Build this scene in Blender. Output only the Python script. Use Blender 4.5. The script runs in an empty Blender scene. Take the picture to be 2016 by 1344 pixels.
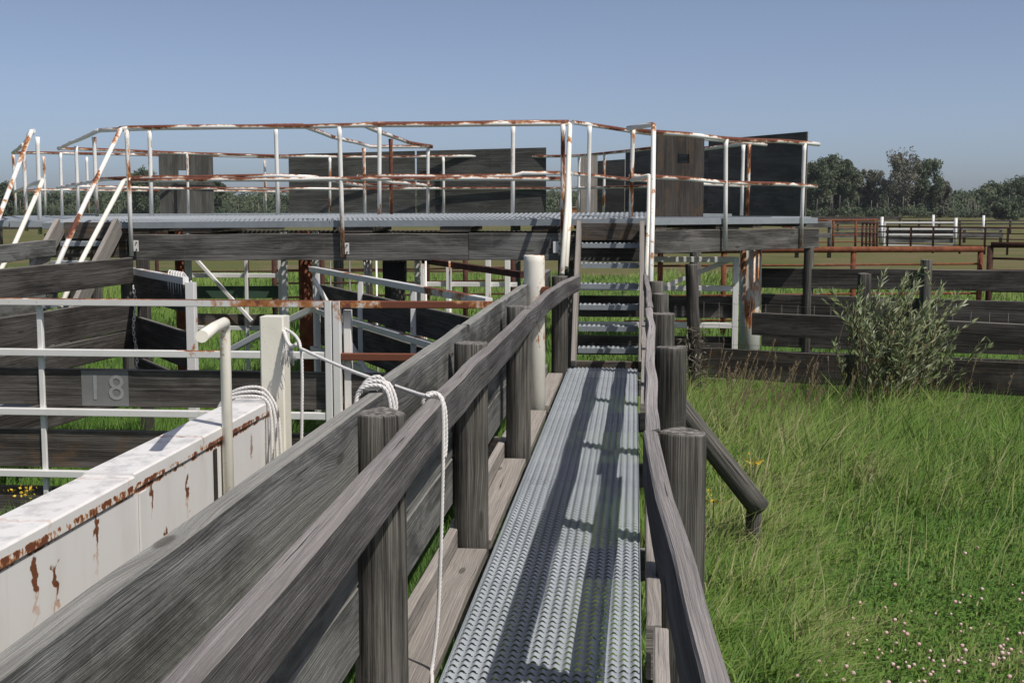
import bpy, math, random
import numpy as np
from mathutils import Vector, noise as mnoise
R = random.Random(7)
NR = np.random.default_rng(11)
S = bpy.context.scene
COL = S.collection

# ---------------------------------------------------------------- camera, world, sun, exposure
W, H, F = 2016, 1344, 2500.0
EYE = 2.2
PITCH = math.atan((672 - 405) / F)
YAW = math.atan((1250 - 1008) / F * math.cos(PITCH))
cam = bpy.data.cameras.new('camera'); cam.sensor_width = 36.0; cam.lens = 36.0 * F / W
cam.clip_start = 0.05; cam.clip_end = 9000
co = bpy.data.objects.new('camera', cam); COL.objects.link(co)
co.location = (0, 0, EYE); co.rotation_euler = (math.pi / 2 - PITCH, 0, YAW)
S.camera = co

SUN_EL = math.radians(55)
SX, SY = 0.81, -0.585
wd = bpy.data.worlds.new('World'); S.world = wd; wd.use_nodes = True
wn = wd.node_tree.nodes; wl = wd.node_tree.links
sky = wn.new('ShaderNodeTexSky'); sky.sky_type = 'NISHITA'; sky.sun_disc = False
sky.sun_elevation = SUN_EL; sky.sun_rotation = math.atan2(SX, SY)
sky.altitude = 0; sky.air_density = 0.45; sky.dust_density = 1.45; sky.ozone_density = 1.6
hs = wn.new('ShaderNodeHueSaturation'); hs.inputs['Saturation'].default_value = .84; wl.new(sky.outputs[0], hs.inputs['Color']); wl.new(hs.outputs[0], wn['Background'].inputs[0]); wn['Background'].inputs[1].default_value = 0.127
sl = bpy.data.lights.new('sun', 'SUN'); sl.energy = 4.2; sl.angle = math.radians(0.53); sl.color = (1.0, 0.95, 0.88)
so = bpy.data.objects.new('sun', sl); COL.objects.link(so)
so.rotation_euler = Vector((SX * math.cos(SUN_EL), SY * math.cos(SUN_EL), math.sin(SUN_EL))).to_track_quat('Z', 'Y').to_euler()
S.view_settings.view_transform = 'Standard'; S.view_settings.look = 'None'
S.view_settings.exposure = 0.0; S.view_settings.gamma = 1.0
S.cycles.use_denoising = True
S.cycles.max_bounces = 6

# ---------------------------------------------------------------- photograph -> place helpers
_cp, _sp, _cy, _sy = math.cos(PITCH), math.sin(PITCH), math.cos(YAW), math.sin(YAW)
_fw = Vector((-_sy * _cp, _cy * _cp, -_sp)); _rt = Vector((_cy, _sy, 0)); _up = _rt.cross(_fw) * 1.0
if _up.z < 0: _up = -_up
def ray(px, py): return _fw + _rt * ((px - 1008) / F) + _up * ((672 - py) / F)
def at(px, py, Y):
    r = ray(px, py); return Vector((0, 0, EYE)) + r * (Y / r.y)
def atz(px, py, z):
    r = ray(px, py); return Vector((0, 0, EYE)) + r * ((z - EYE) / r.z)
def xa(px, Y, z):
    # X of the point seen in column px at distance Y and height z
    py = 405 + (EYE - z) / Y * F
    return at(px, py, Y).x

# ---------------------------------------------------------------- mesh builder
def V(*a): return Vector(a)
class MB:
    def __init__(s): s.v, s.f, s.uv, s.m, s.sm = [], [], [], [], []
    def ring_sweep(s, rings, uvs, closed_caps=True, mat=0, capmat=None, smooth=False):
        b = len(s.v); n = len(rings[0])
        for r in rings: s.v += [tuple(p) for p in r]
        for i in range(len(rings) - 1):
            for j in range(n):
                k = (j + 1) % n
                s.f.append((b + i*n + j, b + i*n + k, b + (i+1)*n + k, b + (i+1)*n + j))
                u0, u1 = uvs[0][i], uvs[0][i+1]; v0, v1 = uvs[1][j], uvs[1][j+1]
                s.uv.append(((u0, v0), (u0, v1), (u1, v1), (u1, v0))); s.m.append(mat); s.sm.append(smooth)
        if closed_caps:
            cm = mat if capmat is None else capmat
            for i, rev in ((0, True), (len(rings) - 1, False)):
                idx = [b + i*n + j for j in range(n)]
                c = sum((Vector(s.v[q]) for q in idx), Vector()) / n
                cu = [((Vector(s.v[q]) - c).x * 1.0 + (Vector(s.v[q]) - c).y * .3 + uvs[0][i], (Vector(s.v[q]) - c).z + (Vector(s.v[q]) - c).y) for q in idx]
                if rev: idx = idx[::-1]; cu = cu[::-1]
                s.f.append(tuple(idx)); s.uv.append(tuple(cu)); s.m.append(cm); s.sm.append(False)
    def board(s, pts, h, t, up=(0, 0, 1), seg=0.22, ch=0.004, jit=0.0015, mat=0, edge=0.0):
        """plank along a path of points; h along up, t across"""
        pts = [Vector(p) for p in pts]; up = Vector(up)
        P = []
        for a, b in zip(pts[:-1], pts[1:]):
            n = max(1, int((b - a).length / seg))
            for i in range(n): P.append(a.lerp(b, i / n))
        P.append(pts[-1])
        rings, us = [], []; d = 0.0; u0 = R.uniform(0, 60); v0 = R.uniform(0, 60)
        sd = R.uniform(0, 99)
        for i, p in enumerate(P):
            a = (P[min(i+1, len(P)-1)] - P[max(i-1, 0)]).normalized()
            sx = a.cross(up).normalized(); uu = sx.cross(a).normalized()
            if i: d += (P[i] - P[i-1]).length
            us.append(u0 + d)
            nz = lambda q: (mnoise.noise(Vector((d * 1.7 + sd, q * 7.3, sd))) ) 
            o = sx * (jit * 1.6 * nz(1)) + uu * (jit * 1.6 * nz(2))
            e1 = edge * nz(3); e2 = edge * nz(4)
            c = ch
            x, y = t / 2, h / 2
            prof = [(-x+c, -y), (x-c, -y), (x, -y+c), (x, y-c+e1), (x-c, y+e1), (-x+c, y+e2), (-x, y-c+e2), (-x, -y+c)]
            rings.append([p + o + sx * (q[0] + jit * .5 * nz(10+k)) + uu * (q[1] + jit * .5 * nz(20+k)) for k, q in enumerate(prof)])
        per = [0]
        for k in range(8):
            q0, q1 = prof[k], prof[(k+1) % 8]
            per.append(per[-1] + math.hypot(q1[0]-q0[0], q1[1]-q0[1]))
        s.ring_sweep(rings, (us, [v0 + q for q in per]), mat=mat)
    def tube(s, pts, r, n=12, caps=True, mat=0, smooth=True, rr=None, u0=None):
        pts = [Vector(p) for p in pts]
        us = [R.uniform(0, 50) if u0 is None else u0]
        for a, b in zip(pts[:-1], pts[1:]): us.append(us[-1] + (b - a).length)
        t0 = (pts[1] - pts[0]).normalized()
        nrm = t0.orthogonal().normalized(); rings = []
        v0 = R.uniform(0, 50)
        for i, p in enumerate(pts):
            t = (pts[min(i+1, len(pts)-1)] - pts[max(i-1, 0)]).normalized()
            nrm = (nrm - t * nrm.dot(t)).normalized(); bn = t.cross(nrm)
            ri = r if rr is None else rr[i]
            rings.append([p + nrm * (ri * math.cos(2*math.pi*k/n)) + bn * (ri * math.sin(2*math.pi*k/n)) for k in range(n)])
        s.ring_sweep(rings, (us, [v0 + 2*math.pi*r*k/n for k in range(n+1)]), closed_caps=caps, mat=mat, smooth=smooth)
    def post(s, x, y, z0, z1, r, lean=(0, 0), n=28, mat=0, capmat=1, taper=0.93):
        """round weathered timber post"""
        sd = R.uniform(0, 99); rings, us = [], []; u0 = R.uniform(0, 60); v0 = R.uniform(0, 60)
        m = max(4, int((z1 - z0) / .12))
        for i in range(m + 2):
            tt = min(i, m) / m; z = z0 + (z1 - z0) * tt
            k = (1 + (taper - 1) * tt); ri = r * k
            if i == m: z -= .006
            if i == m + 1: ri *= .955
            cx, cy = x + lean[0] * tt, y + lean[1] * tt
            ring = []
            for j in range(n):
                a = 2*math.pi*j/n
                q = 1 + .035 * mnoise.noise(Vector((math.cos(a)*1.3 + sd, math.sin(a)*1.3, z*.8))) + .012 * mnoise.noise(Vector((math.cos(a)*6 + sd, math.sin(a)*6, z*.6)))
                zz = z + (.007 * mnoise.noise(Vector((math.cos(a)*1.1, math.sin(a)*1.1 + sd, 3.3))) if i >= m else 0)
                ring.append(Vector((cx + ri*q*math.cos(a), cy + ri*q*math.sin(a), zz)))
            rings.append(ring); us.append(u0 + z)
        s.ring_sweep(rings, (us, [v0 + 2*math.pi*r*k/n for k in range(n+1)]), mat=mat, capmat=capmat, smooth=True)
    def box(s, c, sz, mat=0, ch=0.0, rz=0.0):
        c = Vector(c); a = Vector((math.cos(rz), math.sin(rz), 0))
        s.board([c - a * (sz[0]/2), c + a * (sz[0]/2)], sz[2], sz[1], ch=max(ch, .0015), jit=0, seg=9, mat=mat)
    def raw(s, v, f, mat=0, smooth=False):
        b = len(s.v); s.v += [tuple(p) for p in v]
        for q in f:
            s.f.append(tuple(b + i for i in q)); s.uv.append(tuple((v[i][0] + v[i][1]*.37, v[i][2] + v[i][1]) for i in q)); s.m.append(mat); s.sm.append(smooth)
    def build(s, name, mats, parent=None, loc=None):
        me = bpy.data.meshes.new(name)
        o = Vector(parent.matrix_world.translation) if parent is not None and loc is None else Vector(loc or (0, 0, 0))
        if parent is not None and loc is None: o = Vector(parent['_w'])
        me.from_pydata([(p[0]-o.x, p[1]-o.y, p[2]-o.z) for p in s.v], [], s.f)
        ul = me.uv_layers.new(name='UVMap')
        flat = [c for q in s.uv for uv in q for c in uv]
        ul.data.foreach_set('uv', flat)
        me.polygons.foreach_set('material_index', s.m)
        me.polygons.foreach_set('use_smooth', s.sm)
        for m in (mats if isinstance(mats, (list, tuple)) else [mats]): me.materials.append(m)
        ob = bpy.data.objects.new(name, me); COL.objects.link(ob)
        if parent is not None: ob.parent = parent
        ob['_w'] = tuple(o)
        if parent is None: ob.location = o
        return ob

def tag(o, label=None, cat=None, group=None, kind=None):
    if label: o['label'] = label
    if cat: o['category'] = cat
    if group: o['group'] = group
    if kind: o['kind'] = kind
    return o
def thing(name, label, cat, loc, group=None):
    o = bpy.data.objects.new(name, None); COL.objects.link(o); o.empty_display_size = .1
    o.location = loc; o['_w'] = tuple(loc)
    return tag(o, label, cat, group)
def np_mesh(name, verts, quads=None, tris=None, mats=(), attr=None, parent=None, loc=(0, 0, 0), smooth=False):
    me = bpy.data.meshes.new(name)
    verts = np.asarray(verts, dtype=np.float32) - np.asarray(loc, dtype=np.float32)
    lv, ls, lt, st = [], [], [], 0
    for arr, k in ((quads, 4), (tris, 3)):
        if arr is None or len(arr) == 0: continue
        arr = np.asarray(arr, dtype=np.int32); lv.append(arr.ravel())
        ls.append(np.arange(len(arr), dtype=np.int32) * k + st); lt.append(np.full(len(arr), k, np.int32)); st += len(arr) * k
    lv, ls, lt = np.concatenate(lv), np.concatenate(ls), np.concatenate(lt)
    me.vertices.add(len(verts)); me.vertices.foreach_set('co', verts.ravel())
    me.loops.add(len(lv)); me.loops.foreach_set('vertex_index', lv)
    me.polygons.add(len(ls)); me.polygons.foreach_set('loop_start', ls); me.polygons.foreach_set('loop_total', lt)
    me.polygons.foreach_set('use_smooth', np.full(len(ls), bool(smooth)))
    me.update(calc_edges=True)
    if attr is not None:
        a = me.attributes.new('tint', 'FLOAT', 'POINT'); a.data.foreach_set('value', np.asarray(attr, dtype=np.float32))
    for m in mats: me.materials.append(m)
    ob = bpy.data.objects.new(name, me); COL.objects.link(ob)
    if parent is not None: ob.parent = parent
    else: ob.location = loc
    ob['_w'] = tuple(float(q) for q in loc)
    return ob

# ---------------------------------------------------------------- materials
class NT:
    def __init__(s, name):
        s.mat = bpy.data.materials.new(name); s.mat.use_nodes = True
        s.t = s.mat.node_tree; s.b = s.t.nodes['Principled BSDF']; s.out = s.t.nodes['Material Output']
    def n(s, typ, ins=None, **kw):
        nd = s.t.nodes.new(typ)
        for k, v in kw.items(): setattr(nd, k, v)
        for k, v in (ins or {}).items(): s.put(nd.inputs[k], v)
        return nd
    def put(s, sock, v):
        if hasattr(v, 'is_output') or hasattr(v, 'links'): s.t.links.new(v, sock)
        else: sock.default_value = v
    def math(s, op, a, b=0.0, clamp=False):
        nd = s.n('ShaderNodeMath', {0: a, 1: b}, operation=op, use_clamp=clamp); return nd.outputs[0]
    def vmath(s, op, a, b): return s.n('ShaderNodeVectorMath', {0: a, 1: b}, operation=op).outputs[0]
    def noise(s, vec, scale=1.0, detail=3.0, rough=.55, dist=0.0):
        return s.n('ShaderNodeTexNoise', {'Vector': vec, 'Scale': scale, 'Detail': detail, 'Roughness': rough, 'Distortion': dist}).outputs[0]
    def ramp(s, v, lo, hi):
        nd = s.n('ShaderNodeMapRange', {0: v, 1: lo, 2: hi}); nd.clamp = True; nd.interpolation_type = 'SMOOTHSTEP'; return nd.outputs[0]
    def mix(s, f, a, b, mode='MIX'):
        nd = s.n('ShaderNodeMix', data_type='RGBA', blend_type=mode)
        s.put(nd.inputs[0], f); s.put(nd.inputs[6], a); s.put(nd.inputs[7], b); return nd.outputs[2]
    def uv(s, su, sv):
        u = s.n('ShaderNodeUVMap', uv_map='UVMap').outputs[0]
        return s.vmath('MULTIPLY', u, (su, sv, 1.0))
    def pos(s): return s.n('ShaderNodeNewGeometry')
    def bump(s, h, strength=.3, dist=.004):
        nd = s.n('ShaderNodeBump', {'Strength': strength, 'Distance': dist, 'Height': h}); s.t.links.new(nd.outputs[0], s.b.inputs['Normal'])
    def fin(s, col, rough=.85, spec=.25, metal=0.0):
        s.put(s.b.inputs['Base Color'], col); s.put(s.b.inputs['Roughness'], rough)
        s.put(s.b.inputs['Specular IOR Level'], spec); s.put(s.b.inputs['Metallic'], metal); return s.mat
def C(r, g, b): return (r, g, b, 1.0)

def wood(name, light, dark, stain=.75, bleach=None, bleach_f=.65, contrast=1.0, warm=None, cracks=.665):
    m = NT(name)
    wob = m.noise(m.uv(1.1, 4.0), 1.0, 3.0); wob2 = m.noise(m.uv(5.0, 22.0), 1.0, 2.0)
    base = m.n('ShaderNodeUVMap', uv_map='UVMap').outputs[0]
    vk = m.n('ShaderNodeTexVoronoi', {'Vector': m.vmath('MULTIPLY', base, (.95, 3.4, 1)), 'Scale': 1.0, 'Randomness': 1.0}, voronoi_dimensions='2D')
    has = m.ramp(m.n('ShaderNodeSeparateXYZ', {0: vk.outputs['Color']}).outputs[0], .52, .56)
    near = m.math('MULTIPLY', m.ramp(vk.outputs['Distance'], .26, .0), has)
    wv = m.n('ShaderNodeCombineXYZ', {1: m.math('ADD', m.math('ADD', m.math('MULTIPLY', wob, .020), m.math('MULTIPLY', wob2, .004)), m.math('MULTIPLY', near, .020))}).outputs[0]
    uvw = m.vmath('ADD', base, wv)
    g1 = m.ramp(m.noise(m.vmath('MULTIPLY', uvw, (3.2, 210.0, 1)), 1.0, 5.0, .65), .33, .67)
    g2 = m.ramp(m.noise(m.vmath('MULTIPLY', uvw, (.75, 48.0, 1)), 1.0, 4.0, .6, .8), .32, .68)
    g3 = m.noise(m.vmath('MULTIPLY', uvw, (1.0, 4.6, 1)), 1.0, 6.0, .66, .5)
    blotch = m.noise(m.uv(5.0, 9.0), 1.0, 5.0, .65)
    crack = m.ramp(m.noise(m.vmath('MULTIPLY', uvw, (1.3, 85.0, 1)), 1.0, 3.0, .55), cracks, cracks + .035)
    knot = m.math('MULTIPLY', m.ramp(vk.outputs['Distance'], .055, .03), has)
    fac = m.math('ADD', m.math('MULTIPLY', g1, .5 * contrast), m.math('MULTIPLY', g2, .5 * contrast))
    fac = m.math('ADD', fac, .5 - .5 * contrast, True)
    col = m.mix(fac, dark, light)
    st = m.ramp(g3, .40, .60)
    col = m.mix(m.math('MULTIPLY', m.math('SUBTRACT', 1.0, st), stain), col, m.mix(1.0, col, C(.24, .235, .235), 'MULTIPLY'))
    col = m.mix(m.math('MULTIPLY', m.ramp(blotch, .5, .8), .30), col, m.mix(1.0, col, C(1.35, 1.38, 1.32), 'MULTIPLY'))
    if warm: col = m.mix(m.math('MULTIPLY', m.ramp(blotch, .48, .66), .7), col, warm)
    saw = m.ramp(m.noise(m.uv(21.0, 1.6), 1.0, 3.0, .6), .60, .74)
    col = m.mix(m.math('MULTIPLY', saw, .22), col, light)
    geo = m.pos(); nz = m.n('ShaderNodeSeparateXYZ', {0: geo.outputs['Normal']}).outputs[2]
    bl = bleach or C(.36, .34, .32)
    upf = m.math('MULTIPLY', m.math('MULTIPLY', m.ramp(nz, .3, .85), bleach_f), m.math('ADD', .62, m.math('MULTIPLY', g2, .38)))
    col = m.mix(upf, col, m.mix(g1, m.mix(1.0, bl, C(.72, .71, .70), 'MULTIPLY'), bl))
    col = m.mix(m.math('MULTIPLY', near, .22), col, light)
    col = m.mix(m.math('MULTIPLY', crack, .9), col, C(.012, .012, .012))
    col = m.mix(m.math('MULTIPLY', knot, .6), col, C(.035, .028, .022))
    hgt = m.math('SUBTRACT', m.math('ADD', m.math('MULTIPLY', g1, .45), m.math('MULTIPLY', g2, .7)), m.math('MULTIPLY', crack, 1.6))
    rnd = m.n('ShaderNodeObjectInfo').outputs['Random']
    k_ = m.n('ShaderNodeMapRange', {0: rnd, 1: 0.0, 2: 1.0, 3: .74, 4: 1.08}).outputs[0]
    cv = m.n('ShaderNodeCombineColor', {0: k_, 1: m.math('MULTIPLY', k_, .995), 2: m.math('MULTIPLY', k_, .98)}).outputs[0]
    col = m.mix(1.0, col, cv, 'MULTIPLY')
    m.bump(hgt, .7, .005)
    return m.fin(col, .9, .15)

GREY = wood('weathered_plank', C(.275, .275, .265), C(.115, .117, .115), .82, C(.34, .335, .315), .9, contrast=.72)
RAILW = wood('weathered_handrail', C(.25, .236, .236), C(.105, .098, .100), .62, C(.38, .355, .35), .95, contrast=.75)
PALE = wood('bleached_plank', C(.37, .34, .31), C(.18, .165, .15), .3, C(.42, .385, .36), .8)
DARK = wood('dark_stained_plank', C(.160, .148, .136), C(.040, .036, .033), .68, C(.30, .28, .26), .7)
MID = wood('brown_grey_plank', C(.165, .150, .135), C(.045, .041, .037), .7, C(.30, .27, .245), .6, warm=C(.13, .085, .05))
BEAM = wood('platform_beam_wood', C(.22, .212, .20), C(.070, .067, .064), .75, C(.33, .31, .28), .7)
POSTW = wood('weathered_post_wood', C(.215, .205, .185), C(.036, .034, .031), .55, C(.26, .25, .235), .3, contrast=1.3, cracks=.63)
PLY = wood('grey_plywood', C(.165, .165, .152), C(.070, .070, .066), .5, C(.2, .2, .19), .4, contrast=.8)
PLYD = wood('dark_plywood', C(.165, .155, .145), C(.095, .089, .083), .4, C(.1, .1, .1), .4, contrast=.7)
PLYV = wood('brown_board_shield', C(.105, .096, .090), C(.034, .031, .029), .5, C(.2, .18, .16), .4, warm=C(.10, .068, .045))

def endgrain():
    m = NT('post_end_grain'); p = m.pos().outputs['Position']
    n1 = m.noise(p, 60, 4, .6); n2 = m.noise(p, 14, 3)
    col = m.mix(m.ramp(n1, .35, .65), C(.07, .065, .06), C(.24, .225, .205)); col = m.mix(m.ramp(n2, .55, .7), col, C(.04, .038, .035))
    m.bump(n1, .6, .006); return m.fin(col, .95, .1)
ENDG = endgrain()

def paint(name, rust=.5, scale=5.0, top=.25, base=C(.77, .755, .72), stretch=(1, 1, 1), edgecol=C(.42, .17, .05), rustcol=C(.105, .030, .018), low=0.0):
    """chipped white paint; rust shows where the noise plus the upward facing bias passes the threshold"""
    m = NT(name); geo = m.pos(); p = m.vmath('MULTIPLY', geo.outputs['Position'], stretch)
    nz = m.n('ShaderNodeSeparateXYZ', {0: geo.outputs['Normal']}).outputs[2]
    a = m.noise(p, scale, 5, .6, .3); b = m.noise(p, scale * .28, 3, .5); c = m.noise(p, scale * 7, 4, .6)
    v = m.math('ADD', m.math('ADD', m.math('MULTIPLY', a, .55), m.math('MULTIPLY', b, .55)), m.math('MULTIPLY', c, .16))
    v = m.math('ADD', v, m.math('MULTIPLY', nz, top * .3))
    th = .84 - .27 * rust
    e = m.ramp(v, th - .035, th + .02); k = m.ramp(v, th + .012, th + .06)
    dirt = m.noise(p, scale * 1.6, 5, .65)
    pc = m.mix(m.math('MULTIPLY', m.ramp(dirt, .45, .75), .35), base, C(.55, .52, .46))
    speck = m.ramp(m.noise(p, scale * 14, 2), .70, .76)
    pc = m.mix(m.math('MULTIPLY', speck, .5), pc, C(.20, .12, .07))
    col = m.mix(e, pc, edgecol)
    rc = m.mix(m.ramp(c, .35, .7), rustcol, C(.15, .055, .035))
    col = m.mix(k, col, rc)
    rough = m.math('ADD', .42, m.math('MULTIPLY', k, .45))
    m.bump(m.math('SUBTRACT', m.math('MULTIPLY', c, .25), m.math('MULTIPLY', e, .6)), .35, .0025)
    return m.fin(col, rough, .4)
PAINT = paint('chipped_white_paint', .45, 6.0, .35)
PAINTR = paint('rust_topped_white_paint', .74, 4.5, .42)
PAINTC = paint('cream_paint', .16, 7.0, .1, C(.78, .745, .64))
PAINTV = paint('rust_run_white_post', .50, 9.0, .0, stretch=(1, 1, .28))
PAINTT = paint('white_tube_paint', .26, 3.5, .25, C(.68, .67, .65))
PAINTG = paint('rust_stained_gate_rail', .62, 2.2, .5, C(.68, .67, .65))
PAINTRR = paint('heavily_rusted_white_tube', 1.02, 6.0, .15, C(.68, .66, .61), rustcol=C(.16, .05, .025))
PAINTP = paint('rust_topped_pipe_post', .545, 13.0, .3, C(.76, .73, .64), stretch=(1, 1, .45))

PAINTW = paint('worn_greenish_white_paint', .66, 8.0, .0, C(.50, .51, .46), stretch=(1, 1, .25))
def rustmat(name, a, b):
    m = NT(name); p = m.pos().outputs['Position']; n = m.noise(p, 9, 5, .65)
    m.bump(n, .3, .003); return m.fin(m.mix(m.ramp(n, .3, .7), a, b), .85, .2)
RUST = rustmat('rusty_pipe', C(.105, .036, .020), C(.20, .070, .034))
RUSTD = rustmat('dark_rusty_pipe', C(.038, .020, .016), C(.085, .036, .024))
BOLT = rustmat('dark_bolt', C(.03, .025, .022), C(.06, .045, .035))

def galv(name, base=.46, tint=(1, 1.02, 1.05)):
    m = NT(name); p = m.pos().outputs['Position']
    n = m.noise(p, 16, 4, .6); n2 = m.noise(p, 2.2, 3)
    v = m.math('ADD', m.math('MULTIPLY', n, .5), m.math('MULTIPLY', n2, .5))
    col = m.mix(m.ramp(v, .3, .7), C(base*.78*tint[0], base*.78*tint[1], base*.78*tint[2]), C(base*tint[0], base*tint[1], base*tint[2]))
    dirt = m.ramp(m.noise(p, 5.0, 5, .7), .58, .78)
    col = m.mix(m.math('MULTIPLY', dirt, .35), col, C(.22, .21, .19))
    return m.fin(col, m.math('ADD', .52, m.math('MULTIPLY', n, .2)), .22, .0)
GALV = galv('galvanised_grating', .36, (.92, 1.0, 1.08))
GALVD = galv('galvanised_channel', .28, (.90, 1.0, 1.08))

def leafmat(name, cols, trans=.25, rough=.6, upmix=0.0):
    m = NT(name)
    t = m.n('ShaderNodeAttribute', attribute_name='tint').outputs['Fac']
    cr = m.n('ShaderNodeValToRGB', {0: t}); el = cr.color_ramp.elements
    for i, (p_, c_) in enumerate(cols):
        e = el[i] if i < 2 else el.new(p_)
        e.position = p_; e.color = c_
    m.fin(cr.outputs[0], rough, .3)
    if upmix:
        nn = m.vmath('ADD', m.vmath('MULTIPLY', m.pos().outputs['Normal'], (1 - upmix,)*3), (0, 0, upmix))
        m.t.links.new(m.n('ShaderNodeVectorMath', {0: nn}, operation='NORMALIZE').outputs[0], m.b.inputs['Normal'])
    tr = m.n('ShaderNodeBsdfTranslucent', {'Color': cr.outputs[0]})
    mx = m.n('ShaderNodeMixShader', {0: trans}); m.t.links.new(m.b.outputs[0], mx.inputs[1]); m.t.links.new(tr.outputs[0], mx.inputs[2])
    m.t.links.new(mx.outputs[0], m.out.inputs['Surface']); return m.mat
GRASS = leafmat('grass_blades', [(0, C(.045, .110, .020)), (.35, C(.090, .190, .030)), (.62, C(.160, .270, .046)), (.86, C(.25, .305, .09)), (1, C(.40, .36, .20))], .35, .55, .55)
SEEDM = leafmat('dry_seed_heads', [(0, C(.20, .14, .085)), (1, C(.34, .27, .16))], .2)
WILLOW = leafmat('willow_leaves', [(0, C(.075, .11, .048)), (.45, C(.155, .20, .085)), (.8, C(.27, .31, .16)), (1, C(.45, .48, .34))], .25, .45, .5)
TREEM = leafmat('tree_leaves', [(0, C(.050, .070, .040)), (.5, C(.085, .112, .062)), (1, C(.125, .145, .085))], .3, .7, .3)
TREEG = leafmat('greyish_tree_leaves', [(0, C(.085, .092, .070)), (.5, C(.135, .138, .105)), (1, C(.20, .19, .15))], .3, .7, .3)
PINK = leafmat('clover_petals', [(0, C(.55, .24, .26)), (.5, C(.66, .40, .38)), (1, C(.74, .66, .58))], .2)
YEL = leafmat('yellow_petals', [(0, C(.55, .34, .02)), (1, C(.72, .50, .04))], .2)
BARK = rustmat('tree_bark', C(.09, .08, .07), C(.22, .20, .18))
DRY = leafmat('dry_vine', [(0, C(.09, .075, .055)), (1, C(.30, .26, .19))], .1)

def ground_mat():
    m = NT('pasture_ground'); p = m.pos().outputs['Position']
    a = m.noise(p, .06, 5, .6); b = m.noise(p, .9, 5, .65); c = m.noise(p, 14, 4, .6)
    d = m.n('ShaderNodeSeparateXYZ', {0: p}).outputs[1]
    far = m.ramp(d, 14.0, 42.0)
    near = m.mix(m.ramp(b, .35, .7), C(.065, .10, .025), C(.12, .155, .045))
    fc = m.mix(m.ramp(a, .38, .62), C(.125, .115, .045), C(.085, .105, .032))
    fc = m.mix(m.math('MULTIPLY', m.ramp(m.noise(p, .3, 6, .7), .45, .62), .75), fc, C(.165, .125, .075))
    col = m.mix(far, near, fc)
    col = m.mix(m.math('MULTIPLY', m.ramp(c, .4, .7), .35), col, C(.03, .035, .015))
    m.bump(c, .6, .03); return m.fin(col, .95, .1)
GROUND = ground_mat()

def panelmat():
    """white sheet steel: rust along the folded top edge, chips with runs below, fine vertical scratches"""
    m = NT('rust_chipped_panel_paint'); geo = m.pos(); P = geo.outputs['Position']
    xyz = m.n('ShaderNodeSeparateXYZ', {0: P}); z = xyz.outputs[2]; y = xyz.outputs[1]
    dirt = m.noise(m.vmath('MULTIPLY', P, (3, 3, 1.2)), 2.0, 5, .6)
    col = m.mix(m.math('MULTIPLY', m.ramp(dirt, .45, .75), .4), C(.69, .675, .66), C(.54, .515, .48))
    streak = m.noise(m.vmath('MULTIPLY', P, (1, 26, .9)), 1.0, 4, .6)
    col = m.mix(m.math('MULTIPLY', m.ramp(streak, .55, .75), .22), col, C(.50, .44, .38))
    # band just under the folded edge
    n1 = m.noise(m.vmath('MULTIPLY', P, (1, 34, 26)), 1.0, 4, .6); n2 = m.noise(m.vmath('MULTIPLY', P, (1, 2.2, .2)), 1.0, 2)
    band = m.math('MULTIPLY', m.ramp(z, 1.315, 1.34), m.ramp(z, 1.385, 1.365))
    bm = m.math('ADD', m.math('ADD', m.math('MULTIPLY', n1, 1.15), m.math('MULTIPLY', n2, .55)), m.math('MULTIPLY', band, .03))
    bm = m.math('MULTIPLY', bm, band)
    # chips with runs
    cell = m.n('ShaderNodeTexVoronoi', {'Vector': m.vmath('MULTIPLY', m.vmath('ADD', P, m.vmath('MULTIPLY', m.n('ShaderNodeTexNoise', {'Vector': P, 'Scale': 30.0}).outputs[1], (0, .09, .10))), (0, 5.0, 3.0)), 'Scale': 1.0, 'Randomness': 1.0})
    dv = m.n('ShaderNodeVectorMath', {0: m.vmath('MULTIPLY', m.vmath('ADD', P, m.vmath('MULTIPLY', m.n('ShaderNodeTexNoise', {'Vector': P, 'Scale': 30.0}).outputs[1], (0, .09, .10))), (0, 5.0, 3.0)), 1: cell.outputs['Position']}, operation='SUBTRACT').outputs[0]
    dx = m.n('ShaderNodeSeparateXYZ', {0: dv}); rnd = m.n('ShaderNodeSeparateXYZ', {0: cell.outputs['Color']}).outputs[0]
    on = m.ramp(rnd, .42, .48)
    ady = m.math('ABSOLUTE', dx.outputs[1]); adz = m.math('ABSOLUTE', dx.outputs[2])
    chip = m.math('MULTIPLY', m.math('MULTIPLY', m.ramp(ady, .075, .045), m.ramp(adz, .15, .10)), on)
    run = m.math('MULTIPLY', m.math('MULTIPLY', m.ramp(ady, .05, .01), m.math('MULTIPLY', m.ramp(dx.outputs[2], -.50, -.08), m.ramp(dx.outputs[2], .12, .02))), on)
    col = m.mix(m.math('MULTIPLY', run, .75), col, C(.45, .20, .07))
    col = m.mix(m.ramp(bm, .80, .87), col, C(.45, .22, .09)); col = m.mix(m.ramp(bm, .86, .93), col, C(.16, .055, .03))
    rn = m.noise(P, 60, 3)
    col = m.mix(chip, col, m.mix(rn, C(.09, .03, .018), C(.24, .09, .04)))
    topn = m.noise(m.vmath('MULTIPLY', P, (6, 4, 1)), 3.0, 5, .65)
    nz = m.n('ShaderNodeSeparateXYZ', {0: geo.outputs['Normal']}).outputs[2]
    col = m.mix(m.math('MULTIPLY', m.math('MULTIPLY', m.ramp(topn, .46, .66), m.ramp(nz, .5, .9)), .6), col, C(.40, .385, .38))
    m.bump(m.math('ADD', m.math('MULTIPLY', dirt, .3), m.math('MULTIPLY', chip, -1.0)), .3, .002)
    return m.fin(col, .5, .35)
PANELM = panelmat()
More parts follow.
